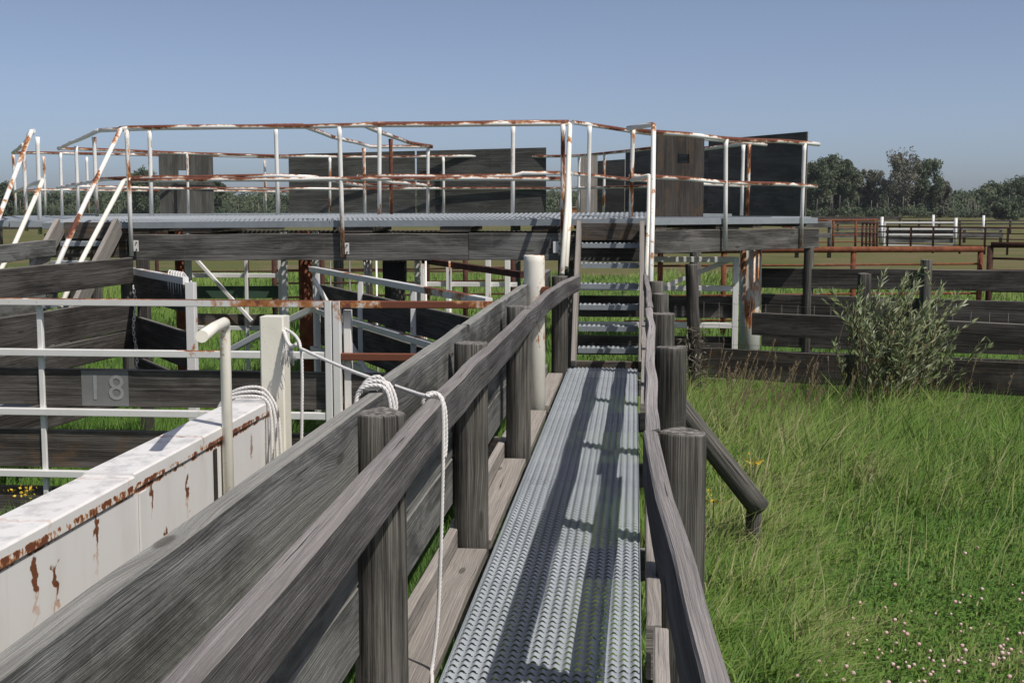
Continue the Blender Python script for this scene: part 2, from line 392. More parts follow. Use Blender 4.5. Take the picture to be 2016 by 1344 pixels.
def plain(name, c, rough=.7, metal=0.0):
    m = NT(name); n = m.noise(m.pos().outputs['Position'], 25, 4, .6)
    return m.fin(m.mix(n, C(c[0]*.8, c[1]*.8, c[2]*.8), C(*[min(1, q*1.15) for q in c])), rough, .3, metal)
ROPEM = plain('white_nylon_rope', (.64, .62, .60), .6)
GREENP = plain('faded_green_paint', (.045, .085, .055), .75)
PATCH = plain('faded_grey_paint_patch', (.18, .18, .175), .9)
DIGIT = plain('faded_white_number_paint', (.28, .28, .275), .9)
STEELW = plain('galvanised_wire', (.16, .15, .14), .6, .5)
ORANGE = plain('weathered_orange_paint', (.35, .15, .06), .8)

# ---------------------------------------------------------------- ground
g = MB()
gx = [-1400, -400, -60, -20, -8, 0, 8, 20, 60, 400, 1400]; gy = [-200, -20, 0, 8, 16, 30, 60, 120, 300, 700, 1500]
vv = [(x, y, 0.0) for y in gy for x in gx]; n_ = len(gx)
g.raw(vv, [(j*n_+i, j*n_+i+1, (j+1)*n_+i+1, (j+1)*n_+i) for j in range(len(gy)-1) for i in range(n_-1)])
tag(g.build('ground', GROUND), kind='structure')

DK = 0.757   # catwalk grating height
# ---------------------------------------------------------------- grip-strut grating as one numpy mesh
def grating(name, parent, o, dl, dw, L, Wd, px=.0360, py=.050, sub=8, amp=.0115, flange=.06, mats=None, hole=True, up=(0, 0, 1), xtra=0):
    """o: corner, dl: unit along, dw: unit across; raised serrated ridges run along dl"""
    nx = max(2, round(Wd / px)); px = Wd / nx; ny = max(2, round(L / py)); py = L / ny
    a = np.linspace(0, nx, nx*sub+1); b = np.linspace(0, ny, ny*sub+1)
    A, B = np.meshgrid(a, b); fa = A % 1; fb = B % 1
    ridge = np.sin(np.pi * fa) ** 2
    z = amp * (.62 * ridge ** 1.4 + .42 * (.25 + .75 * ridge) * (.5 + .5 * np.cos(2*np.pi*fb)))
    o = np.array(o, float); dl = np.array(dl, float); dw = np.array(dw, float); up = np.array(up, float)
    Vt = o + A[..., None]*px*dw + B[..., None]*py*dl + (z - amp)[..., None]*up
    idx = np.arange(A.size).reshape(A.shape)
    q = np.stack([idx[:-1, :-1], idx[:-1, 1:], idx[1:, 1:], idx[1:, :-1]], -1)
    ca = (A[:-1, :-1] + A[1:, 1:]) / 2 % 1; cb = (B[:-1, :-1] + B[1:, 1:]) / 2 % 1
    keep = np.ones(ca.shape, bool)
    if hole: keep = ~(((ca-.5)/.42)**2 + ((cb-.5)/.16)**2 < 1)
    q = q[keep]
    verts = [Vt.reshape(-1, 3)]; quads = [q]; nb = A.size
    # folded side channels
    for w0 in (0.0, Wd):
        th = .003 if w0 == 0 else -.003
        ring = []
        for (dwv, dz) in ((-.0 if w0 == 0 else 0, .004), (th, .004), (th, -flange), (0, -flange)):
            ring.append((w0 + dwv - (th if True else 0), dz - amp + .004))
        n = 4; vs = []
        for l in (0, L):
            for (w_, z_) in ring: vs.append(o + dl*l + dw*w_ + up*z_)
        verts.append(np.array(vs)); quads.append(np.array([[nb+k, nb+(k+1) % 4, nb+4+(k+1) % 4, nb+4+k] for k in range(4)] + [[nb, nb+1, nb+2, nb+3], [nb+4, nb+7, nb+6, nb+5]])); nb += 8
    ob = np_mesh(name, np.concatenate(verts), np.concatenate(quads), None, mats or [GALV, GALVD], parent=parent, loc=parent['_w'], smooth=False)
    mi = np.zeros(sum(len(k) for k in quads), dtype=np.int32); mi[len(quads[0]):] = 1
    ob.data.polygons.foreach_set('material_index', mi); ob.data.polygons.foreach_set('use_smooth', mi == 0); return ob

# ================================================================ CATWALK
cat = thing('catwalk', 'narrow raised catwalk of galvanised grating running straight ahead to the nearer stairs', 'catwalk', (-.27, 3, DK))
seams = [1.6, 3.62, 6.6, 9.39, 11.32]
for a, b in zip(seams[:-1], seams[1:]):
    grating('grating_panel', cat, (-.578, a + .004, DK + .004), (0, 1, 0), (1, 0, 0), b - a - .008, .611, sub=12 if a < 3.7 else 8 if a < 6 else 6)
for y in (2.1, 3.75, 5.45, 7.35, 9.2, 11.0):
    m = MB(); m.board([(-.80, y + .1, DK - .145), (.12, y + .1, DK - .145)], .14, .045); m.build('joist', GREY, cat)
for a, b in ((1.4, 3.42), (3.58, 5.25), (5.42, 7.2), (7.38, 8.95), (9.2, 10.98)):
    m = MB(); m.board([(-.678, a, DK - .035), (-.678, b, DK - .03)], .042, .128, jit=.003); m.build('side_plank', PALE, cat)
m = MB(); m.board([(-.56, 11.36, DK + .01), (.05, 11.36, DK + .01)], .09, .06); m.build('end_sill', MID, cat)

# ================================================================ LEFT PLANK FENCE beside the catwalk
lf = thing('plank_fence', 'tall weathered plank fence with round posts and handrail along the left edge of the catwalk', 'fence', (-.75, 5, 0))
for x, y, zt, r in ((-.715, 3.5, 1.618, .080), (-.690, 5.34, 1.620, .077), (-.665, 7.3, 1.622, .075), (-.645, 11.06, 1.59, .075)):
    m = MB(); m.post(x, y, -.05, zt, r); m.build('post', [POSTW, ENDG], lf)
for (x0, y0, x1, y1, zt, hh) in ((-.785, .9, -.785, 3.80, 1.632, .285), (-.808, 3.81, -.808, 5.95, 1.638, .285), (-.80, 5.955, -.795, 7.55, 1.642, .285), (-.79, 7.56, -.785, 9.3, 1.642, .285), (-.785, 9.31, -.76, 11.2, 1.64, .285)):
    m = MB(); m.board([(x0, y0, zt - hh/2), (x1, y1, zt - hh/2)], hh, .046, edge=.004, jit=.003); 
    for ny in (3.5, 5.34, 7.3):
        if y0 < ny < y1:
            for dz in (-.07, .065): m.tube([(x0 + .02, ny + R.uniform(.085, .10), zt - hh/2 + dz), (x0 + .0265, ny + .09, zt - hh/2 + dz)], .0055, 8, mat=1)
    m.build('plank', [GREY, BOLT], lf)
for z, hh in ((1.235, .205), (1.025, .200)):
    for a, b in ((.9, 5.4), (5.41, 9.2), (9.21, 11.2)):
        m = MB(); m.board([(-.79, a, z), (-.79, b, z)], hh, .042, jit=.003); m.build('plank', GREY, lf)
for a, b in ((1.0, 5.33), (5.34, 9.0), (9.01, 11.0)):
    m = MB(); m.board([(-.765, a, DK + .005), (-.765, b, DK + .0)], .13, .04, jit=.003); m.build('kick_board', PALE, lf)
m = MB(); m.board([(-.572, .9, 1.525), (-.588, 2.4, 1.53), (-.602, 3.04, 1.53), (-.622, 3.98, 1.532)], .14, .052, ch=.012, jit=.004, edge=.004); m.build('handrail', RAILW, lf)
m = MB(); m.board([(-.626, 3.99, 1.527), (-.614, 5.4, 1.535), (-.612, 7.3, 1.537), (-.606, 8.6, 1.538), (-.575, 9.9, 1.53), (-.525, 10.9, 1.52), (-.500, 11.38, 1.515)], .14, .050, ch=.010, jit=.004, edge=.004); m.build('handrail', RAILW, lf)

# white pipe post standing in the line of the fence
pp = thing('pipe_post', 'thick cream pipe post with rusty top among the wooden posts left of the catwalk', 'post', (-.69, 9.1, 0))
m = MB(); m.tube([(-.70, 9.1, -.05), (-.715, 9.1, 1.80), (-.717, 9.1, 1.842), (-.717, 9.1, 1.848)], .075, 28, rr=[.075, .075, .075, .070]); m.build('pipe', PAINTP, pp)
m = MB(); m.box((-.63, 9.05, 1.60), (.05, .05, .05)); m.build('lug', RUST, pp)

# ================================================================ RIGHT RAIL FENCE
rf = thing('rail_fence', 'low two rail fence of round posts along the right edge of the catwalk', 'fence', (.15, 5, 0))
for x, y, zt, r in ((.137, 3.5, 1.578, .072), (.158, 5.38, 1.606, .070), (.168, 7.3, 1.587, .070), (.184, 9.13, 1.578, .068), (.19, 10.9, 1.56, .066)):
    m = MB(); m.post(x, y, -.05, zt, r); m.build('post', [POSTW, ENDG], rf)
m = MB(); m.board([(.150, .8, 1.53), (.112, 1.5, 1.53), (.093, 2.1, 1.53), (.068, 2.6, 1.53), (.046, 3.37, 1.53)], .14, .038, ch=.005, jit=.003, edge=.007, seg=.1); m.build('top_rail', RAILW, rf)
m = MB(); m.board([(.054, 3.385, 1.537), (.066, 5.2, 1.532), (.088, 6.4, 1.532), (.086, 7.5, 1.532)], .14, .038, ch=.005, jit=.005, edge=.007, seg=.12); m.build('top_rail', RAILW, rf)
m = MB(); m.board([(.090, 7.51, 1.537), (.102, 9.0, 1.532), (.102, 11.25, 1.53)], .14, .038, ch=.005, jit=.005, edge=.006, seg=.15); m.build('top_rail', RAILW, rf)
for a, b in ((.8, 3.05), (3.08, 6.6), (6.62, 11.2)):
    m = MB(); m.board([(.058, a, 1.098), (.068 + b*.002, b, 1.098)], .14, .038, ch=.004, jit=.004, edge=.004); m.build('lower_rail', PALE, rf)
m = MB(); p0, p1 = V(.20, 7.32, 1.13), V(.755, 7.53, .41)
m.tube([p0.lerp(p1, i/8) for i in range(9)], 0.06, 20, rr=[.060 + .007*i/8 for i in range(9)], smooth=True); m.build('brace', [POSTW], rf)
m = MB(); m.post(.735, 7.62, -.05, .44, .05); m.build('stake', [POSTW, ENDG], rf)

# ================================================================ WHITE STEEL CHUTE PANEL
sp = thing('steel_panel', 'white sheet steel chute side with rust runs and folded top edge at lower left', 'panel', (-1.56, 4, 0))
m = MB(); m.box((-1.565, 2.95, .76), (4.3, .145, 1.20), rz=math.pi/2, ch=.004); m.build('sheet', PANELM, sp)
for a, b, zt in ((.8, 3.615, 1.396), (3.616, 5.105, 1.404)):
    m = MB(); m.box((-1.565, (a+b)/2, zt - .0275), (b-a, .162, .055), rz=math.pi/2, ch=.006); m.build('folded_cap', PANELM, sp)
m = MB(); m.box((-1.488, 3.68, .75), (.05, .006, 1.17), rz=math.pi/2); m.build('seam_strip', PAINTT, sp)
m = MB(); m.box((-1.488, 4.36, .75), (.03, .004, 1.17), rz=math.pi/2); m.build('seam_strip', BOLT, sp)
m = MB(); m.board([(-1.495, 5.17, 0), (-1.495, 5.17, 1.742)], .102, .102, up=(0, 1, 0), ch=.006, jit=0, seg=9); m.build('end_post', PAINTC, sp)
bp = thing('bent_pipe', 'cream pipe with a bent over top standing against the white steel panel', 'pipe', (-1.47, 4.42, 0))
arc = [V(-1.468, 4.44, .2), V(-1.468, 4.44, 1.74)] + [V(-1.468 + .012*(1-math.cos(t)), 4.44 - .04*(1-math.cos(t)), 1.74 + .045*math.sin(t)) for t in np.linspace(.3, math.pi/2, 6)]
arc += [V(-1.40, 4.12, 1.793), V(-1.33, 3.80, 1.798)]
m = MB(); m.tube(arc, .0195, 20); m.build('bent_tube', PAINTC, bp)

# ================================================================ ROPES
def smooth_path(pts, k=10):
    P = [Vector(p) for p in pts]; P = [P[0]*2 - P[1]] + P + [P[-1]*2 - P[-2]]; out = []
    for i in range(1, len(P)-2):
        for j in range(k):
            t = j/k; a, b, c, d = P[i-1], P[i], P[i+1], P[i+2]
            out.append(.5*((2*b) + (c-a)*t + (2*a-5*b+4*c-d)*t*t + (3*b-a-3*c+d)*t**3))
    out.append(P[-2]); return out
def resample(P, st):
    out = [P[0]]; acc = 0
    for a, b in zip(P[:-1], P[1:]):
        L = (b-a).length
        while acc + L >= st:
            t = (st-acc)/L; a = a.lerp(b, t); out.append(a.copy()); L = (b-a).length; acc = 0
        acc += L
    return out
def rope(m, pts, r=.0066, pitch=.040, st=.007):
    P = resample(smooth_path(pts), st)
    if len(P) < 4: return
    t0 = (P[1]-P[0]).normalized(); nrm = t0.orthogonal().normalized(); fr = []
    for i, p in enumerate(P):
        t = (P[min(i+1, len(P)-1)] - P[max(i-1, 0)]).normalized(); nrm = (nrm - t*nrm.dot(t)).normalized(); fr.append((p, nrm, t.cross(nrm)))
    for s_ in range(3):
        q = [p + (a*math.cos(2*math.pi*(s_/3 + i*st/pitch)) + b*math.sin(2*math.pi*(s_/3 + i*st/pitch)))*r*.5 for i, (p, a, b) in enumerate(fr)]
        m.tube(q, r*.58, 6)
rp = thing('rope', 'white rope stretched from the square cream post to the handrail, its end hanging down', 'rope', (-1.45, 5.1, 1.6))
m = MB()
A = at(553, 643, 5.17); K = at(592, 686, 5.0); B = atz(838, 778, 1.612)
rope(m, [A, at(575, 655, 5.1), at(588, 670, 5.03), K])
sag = K.lerp(B, .5); sag.z -= .012
Yb = B.y
rope(m, [K, K.lerp(B, .25) - V(0, 0, .008), sag, K.lerp(B, .75) - V(0, 0, .008), V(-.652, Yb, 1.612), V(-.622, Yb, 1.616), V(-.598, Yb - .005, 1.608), V(-.588, Yb - .01, 1.55), V(-.588, Yb - .02, 1.40), V(-.596, Yb - .03, 1.10), V(-.606, Yb - .035, .90), V(-.622, Yb - .05, .752), atz(851, 1338, .748), atz(849, 1420, .746)])
rope(m, [V(-.598, Yb + .02, 1.607), V(-.586, Yb + .02, 1.56), V(-.584, Yb + .022, 1.47), V(-.587, Yb + .01, 1.41)])
rope(m, [V(-.658, Yb + .02, 1.58), V(-.650, Yb + .02, 1.607), V(-.622, Yb + .02, 1.618), V(-.598, Yb + .02, 1.607)])
m.build('rope_line', ROPEM, rp)
m = MB()
rope(m, [A, at(560, 655, 5.12), at(566, 672, 5.08), at(575, 682, 5.05), at(586, 676, 5.02)], .009)
kp = at(568, 682, 5.06)
for i in range(34):
    a = R.uniform(0, 6.28); q = kp + V(R.uniform(-.012, .012), R.uniform(-.01, .01), 0)
    m.tube([q, q + V(math.cos(a)*.012, math.sin(a)*.012, -.025), q + V(math.cos(a)*.024, math.sin(a)*.02, -.055 - R.random()*.03)], .0011, 4)
m.build('frayed_knot', ROPEM, rp)
r2 = thing('rope', 'white rope hanging straight down from the knot at the square cream post', 'rope', K)
m = MB(); rope(m, [K, at(594, 705, 4.99), at(595, 760, 4.98), at(594, 860, 4.97), at(594, 1000, 4.96)]); m.build('rope_drop', ROPEM, r2)
r3 = thing('rope_coil', 'coil of white rope looped over the end of the white steel panel', 'rope', (-1.55, 5.0, 1.4))
m = MB()
for k in range(3):
    o_ = .022*k; yy = 4.97 + .03*k
    rope(m, [V(-1.70, yy - .02, 1.28), V(-1.672, yy, 1.395 + .004*k), V(-1.62, yy, 1.425 + .012*k), V(-1.53, yy + .01, 1.432 + .014*k), V(-1.482, yy + .02, 1.41 + .004*k), V(-1.462 + .006*k, yy + .01, 1.34), V(-1.456 + .01*k, yy - .005, 1.16), V(-1.452 + .012*k, yy + .0, .98 - .03*k), V(-1.445 + .012*k, yy + .02, .95 - .03*k)])
m.build('rope_loops', ROPEM, r3)
r4 = thing('rope_coil', 'short coil of white rope hung over the plank fence behind the nearest post', 'rope', (-.79, 3.85, 1.63))
m = MB()
for k in range(4):
    yy = 3.79 + .022*k
    rope(m, [V(-.846, yy - .02, 1.55), V(-.842, yy, 1.62), V(-.825, yy, 1.645 + .006*(k % 3)), V(-.785, yy + .006, 1.654 + .010*(k % 3)), V(-.755, yy + .01, 1.640 + .006*(k % 2)), V(-.742 + .006*(k % 2), yy + .012, 1.59), V(-.742 + .006*(k % 3), yy + .01, 1.53)])
m.build('rope_loops', ROPEM, r4)

# ================================================================ CROSS GATES in front of the platform
def sq(m, a, b, w=.046, up=(0, 0, 1), mat=0): m.board([a, b], w, w, up=up, ch=.004, jit=0, seg=.6, mat=mat)
YG = 8.0
gt = thing('pen_gate', 'long white tube gate with dark boards and a faded number 18', 'gate', (-3.3, YG, 0))
for z, a in ((1.572, -5.6), (1.238, -5.6), (.842, -5.6), (.425, -5.6)):
    m = MB(); sq(m, (a, YG, z), (-1.985, YG, z)); m.build('rail', PAINTG if z > 1.5 else PAINTT, gt)
m = MB(); sq(m, (-1.957, YG, .0), (-1.957, YG, 1.594), up=(0, 1, 0)); m.build('end_stile', PAINTT, gt)
for x, z0 in ((xa(82, 8.05, 1.4), .1), (-5.3, .1)):
    m = MB(); sq(m, (x, YG + .035, z0), (x, YG + .035, 1.55), .036, up=(0, 1, 0)); m.build('stile', PAINTT, gt)
m = MB(); sq(m, at(622, 604, YG + .05), at(500, 664, YG + .3), .04); sq(m, at(500, 664, YG + .3), at(430, 702, YG + .45), .04); m.build('diagonal_brace', PAINTT, gt)
for zt, zb, mt in ((1.125, .878, DARK), (.715, .462, MID), (.325, .10, MID)):
    m = MB(); m.board([(-5.7, YG + .055, (zt+zb)/2), (-1.99, YG + .055, (zt+zb)/2 - .003)], zt - zb, .042, jit=.003, edge=.004); m.build('board', mt, gt)
xl, xr = xa(157, YG, 1.0), xa(250, YG, 1.0)
m = MB(); m.box(((xl+xr)/2, YG + .0325, 1.0), (xr - xl, .001, .236)); m.build('paint_patch', PATCH, gt)
for ch_, dx_ in (('1', -.068), ('8', .078)):
    fc = bpy.data.curves.new('digit', 'FONT'); fc.body = ch_; fc.size = .235; fc.align_x = 'CENTER'; fc.align_y = 'CENTER'; fc.extrude = .0008; fc.materials.append(DIGIT)
    fo = bpy.data.objects.new('digit', fc); COL.objects.link(fo); bpy.context.view_layer.update()
    me_ = bpy.data.meshes.new_from_object(fo); bpy.data.objects.remove(fo)
    fm = bpy.data.objects.new('painted_digit', me_); COL.objects.link(fm); fm.parent = gt
    fm.location = ((xl+xr)/2 + dx_ + 3.3, .0298, .995); fm.rotation_euler = (math.pi/2, 0, 0)
    tag(fm, 'faded white painted ' + ('one' if ch_ == '1' else 'eight'))
g2 = thing('pen_gate', 'short rusted square tube gate between the double white post and the plank fence', 'gate', (-1.4, YG, 0))
for z, mt in ((1.570, PAINTRR), (1.232, PAINTRR), (.842, PAINTRR), (.425, PAINTT)):
    m = MB(); sq(m, (-1.875, YG, z), (-.86, YG, z + .004)); m.build('rail', mt, g2)
m = MB(); sq(m, (-1.902, YG, 0), (-1.902, YG, 1.592), .05, up=(0, 1, 0)); m.build('hinge_stile', PAINTT, g2)
m = MB(); sq(m, (-1.845, YG + .06, .0), (-1.845, YG + .06, 1.53), .05, up=(0, 1, 0)); m.build('stile', PAINTV, g2)
for zt, zb in ((1.12, .87), (.715, .462)):
    m = MB(); m.board([(-1.87, YG + .055, (zt+zb)/2), (-.86, YG + .055, (zt+zb)/2)], zt - zb, .042, jit=.003, edge=.004); m.build('board', DARK, g2)

g3 = thing('alley_gate', 'dark planked white tube gate running obliquely away under the platform', 'gate', (-2, 10, 0))
a, b = V(-.93, 8.12, 0), V(-3.15, 12.2, 0)
def lerp_z(t, z): p = a.lerp(b, t); return V(p.x, p.y, z)
for z in (1.585, 1.19, .80, .45):
    m = MB(); sq(m, lerp_z(0, z), lerp_z(1, z), .05); m.build('rail', PAINTT, g3)
for t in (.02, .35, .66, .98):
    m = MB(); sq(m, lerp_z(t, .0) + V(.03, .02, 0), lerp_z(t, 1.56) + V(.03, .02, 0), .045, up=(0, 1, 0)); m.build('stile', PAINTT, g3)
for zt, zb in ((1.44, 1.22), (1.13, .85), (.75, .5)):
    m = MB(); m.board([lerp_z(.03, (zt+zb)/2) + V(.06, .03, 0), lerp_z(.97, (zt+zb)/2) + V(.06, .03, 0)], zt - zb, .04); m.build('board', DARK, g3)
m = MB(); sq(m, lerp_z(.95, 1.5) - V(.03, .02, 0), lerp_z(.35, .4) - V(.03, .02, 0), .035); m.build('diagonal_brace', PAINTT, g3)

# second chute on the left
l2 = thing('chute_fence', 'dark stained plank fence rising behind the white gate toward the far left stairs', 'fence', (-4.4, 9.8, 0))
for zt, zb in ((1.757, 1.535), (1.405, 1.14), (1.13, .93), (.7, .5)):
    m = MB(); m.board([(-4.72, 7.6, (zt+zb)/2 - .02), (-4.33, 10.62, (zt+zb)/2)], zt - zb, .042, jit=.003, edge=.004); m.build('plank', DARK, l2)
m = MB(); sq(m, (-4.24, 10.66, -.02), (-4.24, 10.66, 1.74), .09, up=(0, 1, 0)); m.build('end_post', DARK, l2)
m = MB(); m.board([(-5.15, 8.2, .62), (-4.75, 11.2, .62)], .03, .5); m.build('catwalk_deck', GALVD, l2)
ch = thing('chain', 'rusty chain hanging at the end of the dark plank fence behind the white gate', 'chain', (-4.30, 10.55, 1.5))
m = MB()
for k in range(26):
    c_ = V(-4.275 + .012*math.sin(k*.4), 10.52, 1.50 - k*.030); a_ = (1, 0, 0) if k % 2 else (0, 1, 0)
    m.tube([c_ + V(*a_)*(.011*math.cos(t)) + V(0, 0, .022*math.sin(t)) for t in np.linspace(0, 2*math.pi, 9)], .004, 5)
m.build('links', PAINTV, ch)
l3 = thing('chute_rail', 'grey weathered rail board left of the far left stairs', 'fence', (-5.4, 11, 0))
for zt, zb in ((1.87, 1.71), (1.38, 1.2)):
    m = MB(); m.board([(-5.42, 8.4, (zt+zb)/2 - .05), (-5.72, 12.1, (zt+zb)/2)], zt - zb, .042, jit=.003); m.build('plank', GREY, l3)
for y in (9.8, 11.9):
    m = MB(); m.post(-5.72 + (12.1 - y)*.08 - .1, y, -.02, 1.75, .07); m.build('post', [POSTW, ENDG], l3)
g4 = thing('swing_gate', 'dark plank gate hung between the stained plank fence and a white square post', 'gate', (-4.1, 10, 0))
q0, q1 = at(264, 536, 10.75), at(366, 560, 9.4)
for dz0, dz1, mt in ((0, .06, PAINTT), (.055, .27, DARK), (.42, .70, DARK), (.78, .98, DARK)):
    zc = 1.66 - (dz0 + dz1)/2
    m = MB(); m.board([(q0.x, q0.y, zc), (q1.x, q1.y, zc)], dz1 - dz0, .045); m.build('board', mt, g4)
m = MB(); sq(m, (q1.x + .045, q1.y - .02, 0), (q1.x + .045, q1.y - .02, 1.62), .07, up=(0, 1, 0)); m.build('latch_post', PAINTT, g4)
r5 = thing('rope_bundle', 'bundle of thin white cords draped over the dark gate below the platform', 'rope', (q1.x, q1.y, 1.65))
m = MB()
for k in range(6):
    c_ = q0.lerp(q1, .72 + .045*k); c_.z = 1.665
    m.tube(smooth_path([c_ + V(.01, -.035, -.20 - .03*(k % 3)), c_ + V(.0, -.035, -.04), c_ + V(0, 0, .025), c_ + V(.03, .03, -.02)], 5), .006, 6)
m.tube(smooth_path([q0.lerp(q1, .8) + V(0, 0, .03), q0.lerp(q1, .95) + V(.03, 0, .0), V(q1.x + .05, q1.y - .02, 1.63)], 5), .006, 6)
m.build('cords', ROPEM, r5)

# ================================================================ PLATFORM
pf = thing('platform', 'raised ring shaped platform with galvanised deck and heavy timber beams on posts', 'platform', (-2.5, 13, 0))
YF = 12.35
def zf(x): return 2.043 + (x + 4) * .0085 if x < 0 else 2.077       # front edge height
FL, FRX = -5.95, .12
for w0, dz in ((0.0, 0.0), (.53, .026)):
    for a, b in ((FL, -3.0), (-2.995, FRX)):
        dl = V(b - a, 0, zf(b) - zf(a)); L = dl.length; dl /= L
        grating('deck_grating', pf, (a, YF + w0, zf(a) + dz + .008), tuple(dl), (0, .9987, .05), L, .52, sub=4, amp=.014, flange=.058, py=.05)
wd0, wd1 = V(.13, 12.40, 2.075), V(2.13, 15.2, 2.055)
wdir = (wd1 - wd0).normalized(); wn_ = V(-wdir.y, wdir.x, 0).normalized()
for w0 in (0.0, .56):
    grating('deck_grating', pf, tuple(wd0 + wn_*w0 + V(0, 0, .008 + .02*w0)), tuple(wdir), tuple(wn_), (wd1 - wd0).length + (0 if w0 == 0 else .9), .55, sub=3, amp=.014, flange=.058, py=.05)
wl0, wl1 = V(-5.95, 12.5, 2.045), V(-8.3, 18.6, 2.05)
ldir = (wl1 - wl0).normalized(); ln_ = V(-ldir.y, ldir.x, 0).normalized()
def slab(m, a, b, w, t=.06, z=0):
    m.board([a + V(0, 0, -t/2 + z), b + V(0, 0, -t/2 + z)], t, w, jit=0, seg=.5)
m = MB(); slab(m, wl0 + ln_*.1 - V(.0, .0, 0), wl1 + ln_*.1, .55); m.build('deck_grating', GALVD, pf)
m = MB(); slab(m, wl0 + ln_*.66, wl1 + ln_*.66, .55, z=.004); m.build('deck_grating', GALVD, pf)
FARI = [V(-8.1, 18.6, 0), V(-6.9, 20.0, 0), V(-4.8, 20.75, 0), V(-1.6, 20.75, 0), V(-.4, 20.2, 0), V(.55, 18.6, 0), V(1.35, 16.6, 0)]
for i in range(len(FARI) - 2):
    p0, p1 = FARI[i].copy(), FARI[i+1].copy(); d_ = (p1-p0).normalized(); nn = V(-d_.y, d_.x, 0)
    m = MB(); slab(m, V(p0.x, p0.y, 2.07 + .003*i) + nn*.5, V(p1.x, p1.y, 2.07 + .003*i) + nn*.5, 1.05); m.build('deck_grating', GALVD, pf)
m = MB(); slab(m, V(-3.2, 13.45, 2.085), V(-3.2, 17.3, 2.09), .9); m.build('spur_deck', GALVD, pf)
# beams and joists
m = MB(); m.board([(-5.05, YF + .03, 1.785), (-1.62, YF + .03, 1.80)], .262, .05, jit=.004, edge=.005); m.build('front_beam', BEAM, pf)
m = MB(); m.board([(-1.615, YF + .03, 1.802), (-.72, YF + .03, 1.803)], .262, .05, jit=.003, edge=.003); m.build('front_beam', GREY, pf)
m = MB(); m.board([(-.70, YF + .055, 1.79), (.10, YF + .055, 1.79)], .25, .05, jit=.003); m.build('front_beam', DARK, pf)
m = MB(); m.board([(-5.95, YF + .06, 1.80), (-5.07, YF + .06, 1.80)], .24, .05, jit=.003); m.build('front_beam', MID, pf)
wb0 = wd0 + wn_*.03; wb1 = wd1 + wn_*.03
m = MB(); m.board([V(wb0.x, wb0.y, 1.845) - wdir*.02, V(wb1.x, wb1.y, 1.822) + wdir*.05], .228, .05, jit=.004, edge=.004); m.build('wing_beam', BEAM, pf)
for x in (-5.0, -4.35, -2.72, -1.75, -.85):
    m = MB(); m.board([(x, YF + .012, 1.957 + (x+4)*.006), (x, YF + 1.0, 1.965 + (x+4)*.006)], .052, .30, jit=.001); m.build('joist', MID, pf)
for s_ in (.25, 1.35, 2.1, 3.1):
    p = wb0 + wdir*s_; m = MB(); m.board([V(p.x, p.y, 1.985) + wn_*-.012, V(p.x, p.y, 1.99) + wn_*1.0], .05, .2, jit=.001); m.build('joist', MID, pf)
m = MB(); m.board([(-5.0, 13.32, 1.82), (-.3, 13.32, 1.82)], .24, .05); m.build('inner_beam', DARK, pf)
m = MB(); m.board([V(wb0.x, wb0.y, 1.83) + wn_*1.05, V(wb1.x, wb1.y, 1.83) + wn_*1.05], .22, .05); m.build('inner_beam', DARK, pf)
# supports
def sup(px, Y, r, mt, z1=1.93, x=None):
    X = xa(px, Y, 1.5) if x is None else x
    m = MB()
    if mt in (POSTW,): m.post(X, Y, -.05, z1, r); m.build('support_post', [mt, ENDG], pf)
    else: m.tube([(X, Y, -.05), (X, Y, z1)], r, 24); m.build('support_post', [mt], pf)
sup(777, 12.9, .11, POSTW); sup(602, 13.2, .075, RUST); sup(355, 13.2, .055, RUST); sup(1478, 15.2, .127, PAINTW, 1.78); sup(1592, 15.15, .062, POSTW, 1.72)
sup(1115, 12.85, .09, POSTW); sup(250, 12.75, .07, POSTW)
for px, Y in ((371, 13.0), (560, 13.0), (622, 12.95), (822, 13.6)):
    X = xa(px, Y, 1.5); m = MB(); sq(m, (X, Y, -.02), (X, Y, 1.93), .06, up=(0, 1, 0)); m.build('support_tube', PAINTT, pf)
for x, y in ((-8.4, 19.2), (-5, 21.2), (-2, 21.4), (.9, 19.0), (-7.2, 15.8)):
    m = MB(); m.post(x, y, -.05, 2.0, .09); m.build('support_post', [POSTW, ENDG], pf)

# ---------------------------------------------------------------- railings
def railing(name, label, posts, tops, mids, loc, tm=PAINTR, pm=PAINTV, mm=PAINTR, r=.0235, brackets=()):
    t = thing(name, label, 'railing', loc)
    for i, (x, y, z0, z1) in enumerate(posts):
        dx, dy = R.uniform(-.015, .015), R.uniform(-.01, .01)
        m = MB(); m.tube([(x + dx, y + dy, z0), (x + dx*.5, y + dy*.5, (z0+z1)/2), (x, y, z1 - .09), (x, y, z1)], r*.93, 12, rr=[r*.93, r*.93, r*.93, r*1.15]); m.build('post', pm, t)
    for name_, paths, mt in (('top_rail', tops, tm), ('mid_rail', mids, mm)):
        for P in paths:
            m = MB(); Q = [Vector(P[0])]
            for a_, b_ in zip(P[:-1], P[1:]):
                a_, b_ = Vector(a_), Vector(b_); n = max(1, int((b_-a_).length/.35))
                for k in range(1, n+1):
                    q = a_.lerp(b_, k/n)
                    if k < n: q = q + V(0, 0, .012*mnoise.noise(q*.9))
                    Q.append(q)
            m.tube(Q, r if name_ == 'top_rail' else r*.92, 14); m.build(name_, mt, t)
    for x, y, z in brackets:
        m = MB(); m.box((x + .035, y + .026, z), (.075, .008, .11)); bk = m.build('bracket', PAINTT, t)
        for dz in (-.035, .035):
            m = MB(); m.tube([(x + .055, y + .024, z + dz), (x + .055, y + .010, z + dz)], .007, 8); bo = m.build('bolt', BOLT, t); bo.parent = bk
    return t
YO = 12.30
def xo(px, z=2.4, Y=YO): return xa(px, Y, z)
